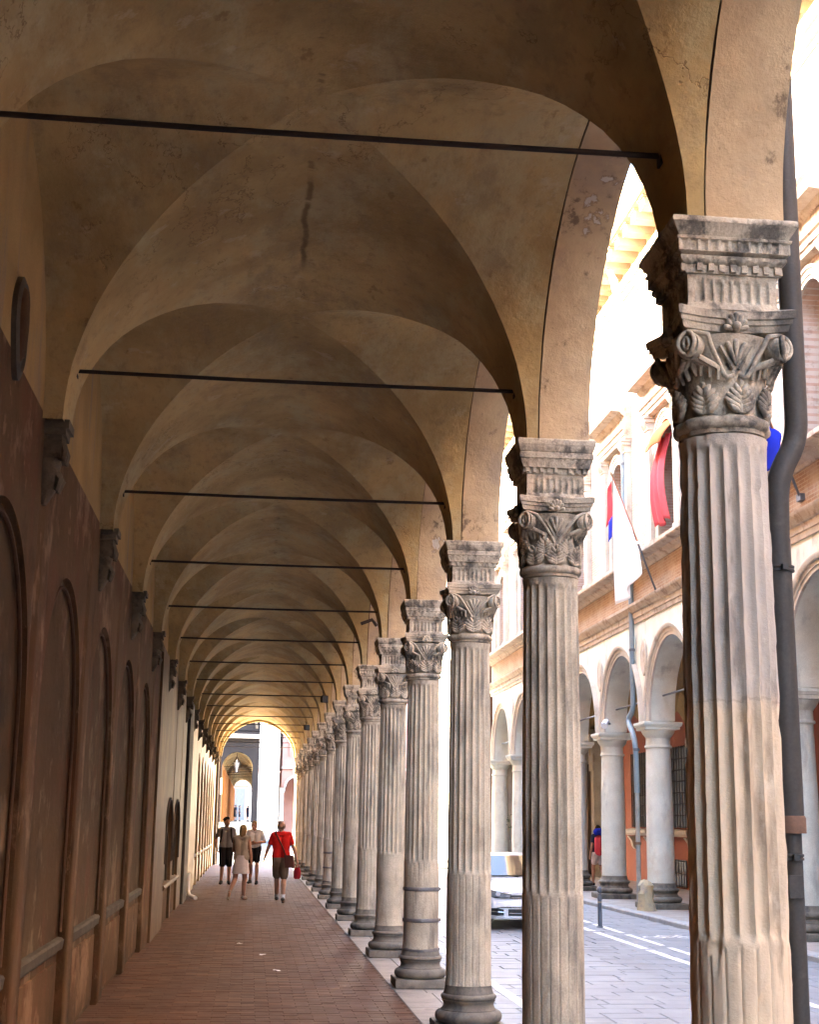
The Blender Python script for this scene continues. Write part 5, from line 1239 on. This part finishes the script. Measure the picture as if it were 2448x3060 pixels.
# ================================================================== PEOPLE
def remesh(mb, nm_, m, parent, vox=.009, it=5, fac=.5):
    me = mb.mesh('tmp', m); o = bpy.data.objects.new('tmp', me); COL.objects.link(o)
    r = o.modifiers.new('r', 'REMESH'); r.mode = 'VOXEL'; r.voxel_size = vox
    s_ = o.modifiers.new('s', 'SMOOTH'); s_.factor = fac; s_.iterations = it
    dg = bpy.context.evaluated_depsgraph_get(); dg.update(); ev = o.evaluated_get(dg)
    out = bpy.data.meshes.new_from_object(ev); out.name = nm_
    bpy.data.objects.remove(o)
    out.materials.clear(); out.materials.append(MT[m]); out.polygons.foreach_set('use_smooth', [True]*len(out.polygons))
    return inst(nm_, out, parent)
V = Vector
def person(label, loc, rz, J, out, h=1.75, group=None, vox=.009):
    """J: joint positions for a 1.75 m figure facing +Y; out: clothing"""
    k = h/1.75
    t = thing('person', label, 'person', loc, rz, group)
    D = {'hipL': (-.085, 0, .93), 'hipR': (.085, 0, .93), 'kneeL': (-.095, .03, .50), 'kneeR': (.095, .03, .50), 'ankL': (-.10, -.01, .085), 'ankR': (.10, -.01, .085),
         'shL': (-.175, 0, 1.425), 'shR': (.175, 0, 1.425), 'elL': (-.235, -.03, 1.14), 'elR': (.235, -.03, 1.14), 'wrL': (-.255, .03, .89), 'wrR': (.255, .03, .89), 'head': (0, .02, 1.62), 'turn': 0,
         'toeL': None, 'toeR': None, 'belly': .0}
    D.update(J); turn = D['turn']
    P = {q: V(v)*k for q, v in D.items() if isinstance(v, tuple)}
    def g(q): return P[q]
    C = lambda mb, a, ra, b, rb: mb.capsule(a, ra*k, b, rb*k, 14, 4)
    mb = MB(); up = V((0, 0, 1))
    neckb = (g('shL')+g('shR'))/2+up*.03*k; pelv = (g('hipL')+g('hipR'))/2
    W = out.get('build', 1.0)
    def torso(mb, e=0.0, lo=0.0):
        for s_, q in ((-1, 'L'), (1, 'R')):
            C(mb, g('hip'+q)+up*.05*k, .105*W+e, pelv.lerp(neckb, .36)+V((s_*.062*W*k, .005*k, 0)), .098*W+e)
            C(mb, pelv.lerp(neckb, .36)+V((s_*.062*W*k, .005, 0)), .098*W+e, pelv.lerp(neckb, .70)+V((s_*.08*W*k, .012*k, 0)), .105*W+e)
            C(mb, pelv.lerp(neckb, .70)+V((s_*.08*W*k, .012*k, 0)), .105*W+e, g('sh'+q)+V((-s_*.03*k, 0, 0)), .064*W+e)
            C(mb, neckb-up*.0*k, .055+e, g('sh'+q), .055+e)
        if D['belly']: C(mb, pelv+V((0, .05*k, .1*k)), .10+e, pelv+V((0, .06*k, .2*k)), .10+e)
    torso(mb)
    hd = g('head'); ct, st_ = cos(turn), sin(turn)
    def HP(x, y, z): return hd+V((x*ct-y*st_, x*st_+y*ct, z))*k
    C(mb, neckb-up*.02*k, .058, HP(0, -.015, -.06), .052)
    C(mb, HP(0, -.012, .035), .083, HP(0, .005, -.005), .079); C(mb, HP(0, .03, .03), .07, HP(0, .035, -.05), .052); C(mb, HP(0, .048, -.07), .036, HP(0, .052, -.088), .03)
    C(mb, HP(0, .090, .01), .010, HP(0, .108, -.025), .016); C(mb, HP(-.02, .088, -.058), .012, HP(.02, .088, -.058), .012)
    for s_ in (-1, 1): C(mb, HP(s_*.08, -.005, .015), .018, HP(s_*.078, 0, -.03), .012)
    def limb(a, b, c, r0, r1, r2, mb, e=0): C(mb, a, r0+e, b, r1+e); C(mb, b, r1+e, c, r2+e)
    for s_, q in ((-1, 'L'), (1, 'R')):
        C(mb, g('hip'+q), .088, g('knee'+q), .056); kn, an = g('knee'+q), g('ank'+q)
        cf = kn.lerp(an, .3)+V((0, -.018*k, 0)); C(mb, kn, .054, cf, .057); C(mb, cf, .057, an, .036)
        toe = g('toe'+q) if D['toe'+q] else an+V((s_*.02, .16, -.05))*k
        C(mb, an+V((0, -.035*k, -.035*k)), .036, toe, .032)
        sh, el, wr = g('sh'+q), g('el'+q), g('wr'+q)
        C(mb, sh, .052, el, .040); C(mb, el, .040, el.lerp(wr, .3), .041); C(mb, el.lerp(wr, .3), .041, wr, .027)
        d = (wr-el).normalized(); fw = V((0, 1, 0)); sd = d.cross(fw); sd = sd.normalized() if sd.length > .1 else V((1, 0, 0)); nn = sd.cross(d).normalized()
        inw = V((-s_, 0, 0)); pn = (inw-d*inw.dot(d)); pn = pn.normalized() if pn.length > .15 else nn
        ax = d.cross(pn).normalized()
        palm = wr+d*.085*k
        for u in (-1, 1): C(mb, wr+ax*u*.012*k, .022, palm+ax*u*.026*k, .018)
        for u, L in ((-1.5, .062), (-.5, .076), (.5, .08), (1.5, .072)):
            a = palm+ax*u*.0215*k; b = a+(d*.92+pn*.25)*L*.55*k; c = b+(d*.7+pn*.7).normalized()*L*.5*k
            C(mb, a, .0105, b, .0095); C(mb, b, .0095, c, .0085)
        ts = 1 if (ax.dot(fw) > 0) else -1
        a = wr+d*.03*k+ax*ts*.022*k; b = a+(d*.7+ax*ts*.7+pn*.3).normalized()*.045*k; C(mb, a, .013, b, .011); C(mb, b, .011, b+(d*.9+pn*.4).normalized()*.032*k, .0095)
    remesh(mb, 'body', out.get('skin', 'skin'), t, vox)
    # shirt
    mb = MB(); torso(mb, .012)
    sl = out.get('sleeve', .55)
    if sl:
        for q in 'LR': C(mb, g('sh'+q), .066, g('sh'+q).lerp(g('el'+q), sl), .057)
    sh_ = remesh(mb, 'shirt', out['shirt'], t, .011, 6)
    # lower garment
    mb = MB()
    if out.get('lower') == 'skirt':
        zk = out.get('hem', .55)
        rs = []
        for v in range(9):
            f = v/8; c = pelv+up*(.10-.42*f)*k; a_, b_ = (.155+.06*f)*k, (.125+.055*f)*k
            rs.append([c+V((a_*cos(q*2*pi/28), b_*sin(q*2*pi/28)*(1+.05*sin(5*q)*f), 0)) for q in range(28)])
        mb.rings(rs); mb.build('skirt', out['pants'], t, True, 60)
    else:
        hm = out.get('hem', .75)
        for q in 'LR':
            C(mb, g('hip'+q)+up*.07*k, .118, g('hip'+q)-up*.02*k, .122); C(mb, g('hip'+q), .116, g('hip'+q).lerp(g('knee'+q), hm), .094)
        remesh(mb, 'shorts', out['pants'], t, .011, 5)
    for s_, q in ((-1, 'L'), (1, 'R')):
        an = g('ank'+q); toe = g('toe'+q) if D['toe'+q] else an+V((s_*.02, .16, -.05))*k
        mb = MB(); heel = an+V((0, -.045*k, -.045*k)) if not D['toe'+q] else an+(an-toe).normalized()*.05*k-up*.03*k
        C(mb, heel, .042, toe, .040); C(mb, an-up*.02*k, .046 if out.get('shoe') != 'sandal' else .03, an.lerp(toe, .5), .042)
        remesh(mb, 'shoe', out.get('shoem', 'shoe_dark'), t, .011, 3)
        if out.get('sock'):
            mb = MB(); C(mb, an, .044, an.lerp(g('knee'+q), .2), .045); mb.build('sock', 'c_sock', t, True)
    # hair and face
    hm_ = out.get('hair', 'hair_dark')
    if hm_:
        mb = MB()
        if out.get('hairstyle') == 'ring':
            for a in range(-5, 6): C(mb, HP(.074*sin(a*.28), -.012-.070*cos(a*.28), -.045), .016, HP(.076*sin(a*.28), -.012-.073*cos(a*.28), -.005), .015)
        else:
            C(mb, HP(0, -.022, .048), .088, HP(0, -.012, .055), .084); C(mb, HP(0, -.04, .0), .078, HP(0, -.035, -.03), .062)
            for s_ in (-1, 1): C(mb, HP(s_*.05, -.015, .03), .046, HP(s_*.052, -.02, .0), .038)
            if out.get('hairstyle') == 'long':
                C(mb, HP(0, -.055, .0), .07, HP(0, -.06, -.11), .05)
                for s_ in (-1, 1): C(mb, HP(s_*.05, -.03, -.0), .045, HP(s_*.055, -.035, -.09), .032)
            if out.get('hairstyle') == 'curly':
                rr = random.Random(3)
                for q in range(26):
                    a, e = rr.uniform(0, 2*pi), rr.uniform(.15, 1.4); x, y, z = .092*cos(a)*cos(e), .092*sin(a)*cos(e)-.02, .05+.085*sin(e)
                    if y > .055 and z < .08: continue
                    C(mb, HP(x, y, z), .024, HP(x*1.06, y*1.06, z+.008), .02)
        remesh(mb, 'hair', hm_, t, .010, 2)
    for s_ in (-1, 1):
        mb = MB(); C(mb, HP(s_*.032, .085, .012), .011, HP(s_*.034, .086, .012), .011); mb.build('eye', 'hair_dark', t, True)
    return t, P, k
# man in red walking away
red, P, k = person('bald man in red polo shirt and khaki shorts walking away', (.70, 31.7, .005), 0,
    {'kneeL': (-.075, .16, .51), 'ankL': (-.06, .30, .10), 'toeL': (-.06, .46, .07), 'kneeR': (.075, -.02, .49), 'ankR': (.065, -.20, .10), 'toeR': (.075, -.05, .035), 'elL': (-.28, .02, 1.16), 'wrL': (-.355, .07, .93), 'elR': (.27, -.05, 1.15), 'wrR': (.34, -.06, .93), 'head': (-.015, .03, 1.62)},
    dict(shirt='c_red', pants='c_khaki', hem=.82, hair='hair_grey', hairstyle='ring', skin='skin_pale', sock=True, shoem='shoe_grey', sleeve=.62, build=1.08), 1.74)
bg_ = thing('shoulder_bag', 'brown leather shoulder bag worn across the back of the man in red', 'bag', (.70, 31.7, .005))
mb = MB(); rs = [[(x, y, z) for x, y in ((.09-.0, -.165), (.27, -.135), (.30, -.06), (.12, -.10))] for z in (.74, .76, .98, 1.0)]
mb.rings(rs); mb.v = [(x+(.0 if z < .9 else -.03), y, z) for x, y, z in mb.v]; mb.build('pouch', 'c_brown', bg_, True, 30)
mb = MB(); mb.tube([(-.12, -.0, 1.515), (-.13, -.085, 1.47), (-.07, -.137, 1.35), (.02, -.142, 1.18), (.10, -.142, .99)], .016, 6)
mb.build('strap', 'c_brown', bg_, True)
bg2 = thing('hand_bag', 'small crimson bag in the right hand of the man in red', 'bag', (.70+.36, 31.66, .005))
mb = MB(); mb.rings([[(w*cos(a), .05*sin(a), z) for a in [2*pi*i/14 for i in range(14)]] for z, w in ((.50, .05), (.53, .075), (.66, .08), (.74, .05))]); mb.build('sack', 'c_redbag', bg2, True, 50)
mb = MB(); mb.tube([(-.03, 0, .73), (-.02, 0, .80), (.02, 0, .81), (.04, 0, .73)], .008, 6); mb.build('handle', 'c_redbag', bg2, True)
# woman walking away
person('woman in beige sleeveless top and pale skirt walking away', (-.16, 32.6, .005), radians(-8),
    {'kneeL': (-.12, -.06, .49), 'ankL': (-.19, -.40, .20), 'toeL': (-.20, -.46, .055), 'kneeR': (.09, .05, .50), 'ankR': (.08, .03, .085), 'toeR': (.12, .19, .035), 'shL': (-.155, 0, 1.425), 'shR': (.155, 0, 1.425), 'elL': (-.20, .10, 1.15), 'wrL': (-.17, .30, 1.05), 'elR': (.215, -.04, 1.15), 'wrR': (.25, -.02, .90), 'head': (.03, .02, 1.61), 'turn': -.4},
    dict(shirt='c_beige', pants='c_pink', lower='skirt', hair='hair_blond', hairstyle='long', skin='skin', sleeve=0, shoem='c_beige', shoe='sandal', build=.95), 1.63)
# man with backpack facing the camera
person('curly haired man in grey t-shirt and black shorts facing the camera', (-.62, 40.4, .005), radians(180),
    {'kneeL': (-.10, .05, .50), 'kneeR': (.09, .02, .50), 'elL': (-.25, -.02, 1.15), 'wrL': (-.24, .06, .92), 'elR': (.30, -.10, 1.17), 'wrR': (.25, .05, .96), 'turn': .5, 'head': (0, .02, 1.625)},
    dict(shirt='c_grey', pants='c_black', hem=.92, hair='hair_dark', hairstyle='curly', skin='skin', sleeve=.6, shoem='shoe_dark', build=1.04), 1.78)
bp_ = thing('backpack', 'black backpack on the curly haired man', 'backpack', (-.62, 40.4, .005), radians(180))
mb = MB()
for x in (-.09, .09): mb.capsule((x, -.19, 1.10), .09, (x*.9, -.18, 1.40), .085, 12, 3)
mb.build('sack', 'c_black', bp_, True)
for s_ in (-1, 1):
    mb = MB(); mb.tube([(s_*.105, -.12, 1.47), (s_*.115, .0, 1.515), (s_*.125, .105, 1.43), (s_*.135, .135, 1.28), (s_*.17, .07, 1.13), (s_*.17, -.08, 1.08)], .026, 8); mb.build('shoulder_strap', 'c_black', bp_, True)
o_ = MB(); o_.rings([[(.085*s_*cos(a), .139-.0*s_+(.004 if s_ < .9 else 0), 1.30+.075*s_*sin(a)) for a in [2*pi*i/20 for i in range(20)]] for s_ in (1, .9, .02)]); o_.v = [(x, y-.9*x*x, z) for x, y, z in o_.v]
# man in white looking at his hands
person('man in white t-shirt and dark shorts looking down at his hands', (.16, 40.6, .005), radians(168),
    {'kneeL': (-.09, .06, .51), 'ankL': (-.09, .03, .085), 'kneeR': (.09, .02, .50), 'ankR': (.12, -.12, .10), 'elL': (-.29, .02, 1.16), 'wrL': (-.08, .22, 1.13), 'elR': (.25, .05, 1.15), 'wrR': (.03, .25, 1.14), 'head': (.02, .05, 1.60), 'turn': -.25},
    dict(shirt='c_white', pants='c_black', hem=.66, hair='hair_blond', skin='skin', sleeve=.75, shoem='shoe_dark'), 1.72)
# backpacker under the opposite arcade
person('backpacker in dark clothes walking under the opposite arcade', (10.28, 42.2, -.015), radians(20),
    {'kneeL': (-.09, .14, .51), 'ankL': (-.09, .16, .09), 'kneeR': (.09, -.02, .49), 'ankR': (.09, -.24, .13), 'toeR': (.09, -.12, .04)},
    dict(shirt='c_navy', pants='c_pink', hem=.6, hair='hair_dark', skin='skin', shoem='shoe_dark', build=1.05), 1.74)
bk = thing('hiking_backpack', 'red hiking backpack with a blue roll on top', 'backpack', (10.28, 42.2, -.015), radians(20))
mb = MB()
for x in (-.12, .12): mb.capsule((x, -.24, 1.0), .14, (x, -.22, 1.32), .13, 12, 3)
mb.build('sack', 'cloth_red', bk, True)
mb = MB(); mb.capsule((-.2, -.22, 1.55), .1, (.2, -.22, 1.55), .1, 12, 3); mb.build('bed_roll', 'cloth_blue', bk, True)
mb = MB(); mb.capsule((-.1, -.4, 1.0), .07, (.1, -.4, 1.05), .07, 10, 3); mb.build('front_pocket', 'c_redbag', bk, True)
# far group on the terrace
for i, (x, sh_, pn, nm_) in enumerate(((-2.25, 'c_navy', 'c_black', 'dark jacket, leftmost of the far group'), (-1.72, 'c_black', 'c_black', 'black clothes, second in the far group'), (-1.55, 'c_navy', 'c_dgrey', 'navy top, middle of the far group'),
                                       (-1.12, 'c_dgrey', 'c_black', 'dark grey top, fourth in the far group'), (-.25, 'c_navy', 'c_navy', 'navy clothes, standing apart at the right of the far group'))):
    person('distant standing person in '+nm_, (x*1.03, 158+(i % 3), 1.555), radians(150+i*40), {}, dict(shirt=sh_, pants=pn, hem=.95, hair='hair_dark'), 1.66+.03*(i % 3), 'people standing on the far terrace', .014)

for i, (x, y, lb) in enumerate(((-.08, 21.3, 'small white paper scrap farthest down the brick floor'), (.23, 19.6, 'tiny white paper scrap midway between the two others on the brick floor'), (.38, 17.6, 'white paper scrap lying nearest the camera on the brick floor'))):
    mb = MB(); w = .045+.008*i
    mb.rings([[(-w, -.02, .006), (-w*.3, -.03, .014), (w*.4, -.022, .008), (w, -.03, .016)], [(-w*.9, .025, .008), (-w*.2, .03, .02), (w*.3, .028, .01), (w*.9, .02, .014)]], False, False)
    o_ = mb.build('paper_scrap', 'sign_white', loc=(x, y, .0), rot=(0, 0, i*1.1)); tag(o_, lb, 'litter', 'paper scraps on the floor')
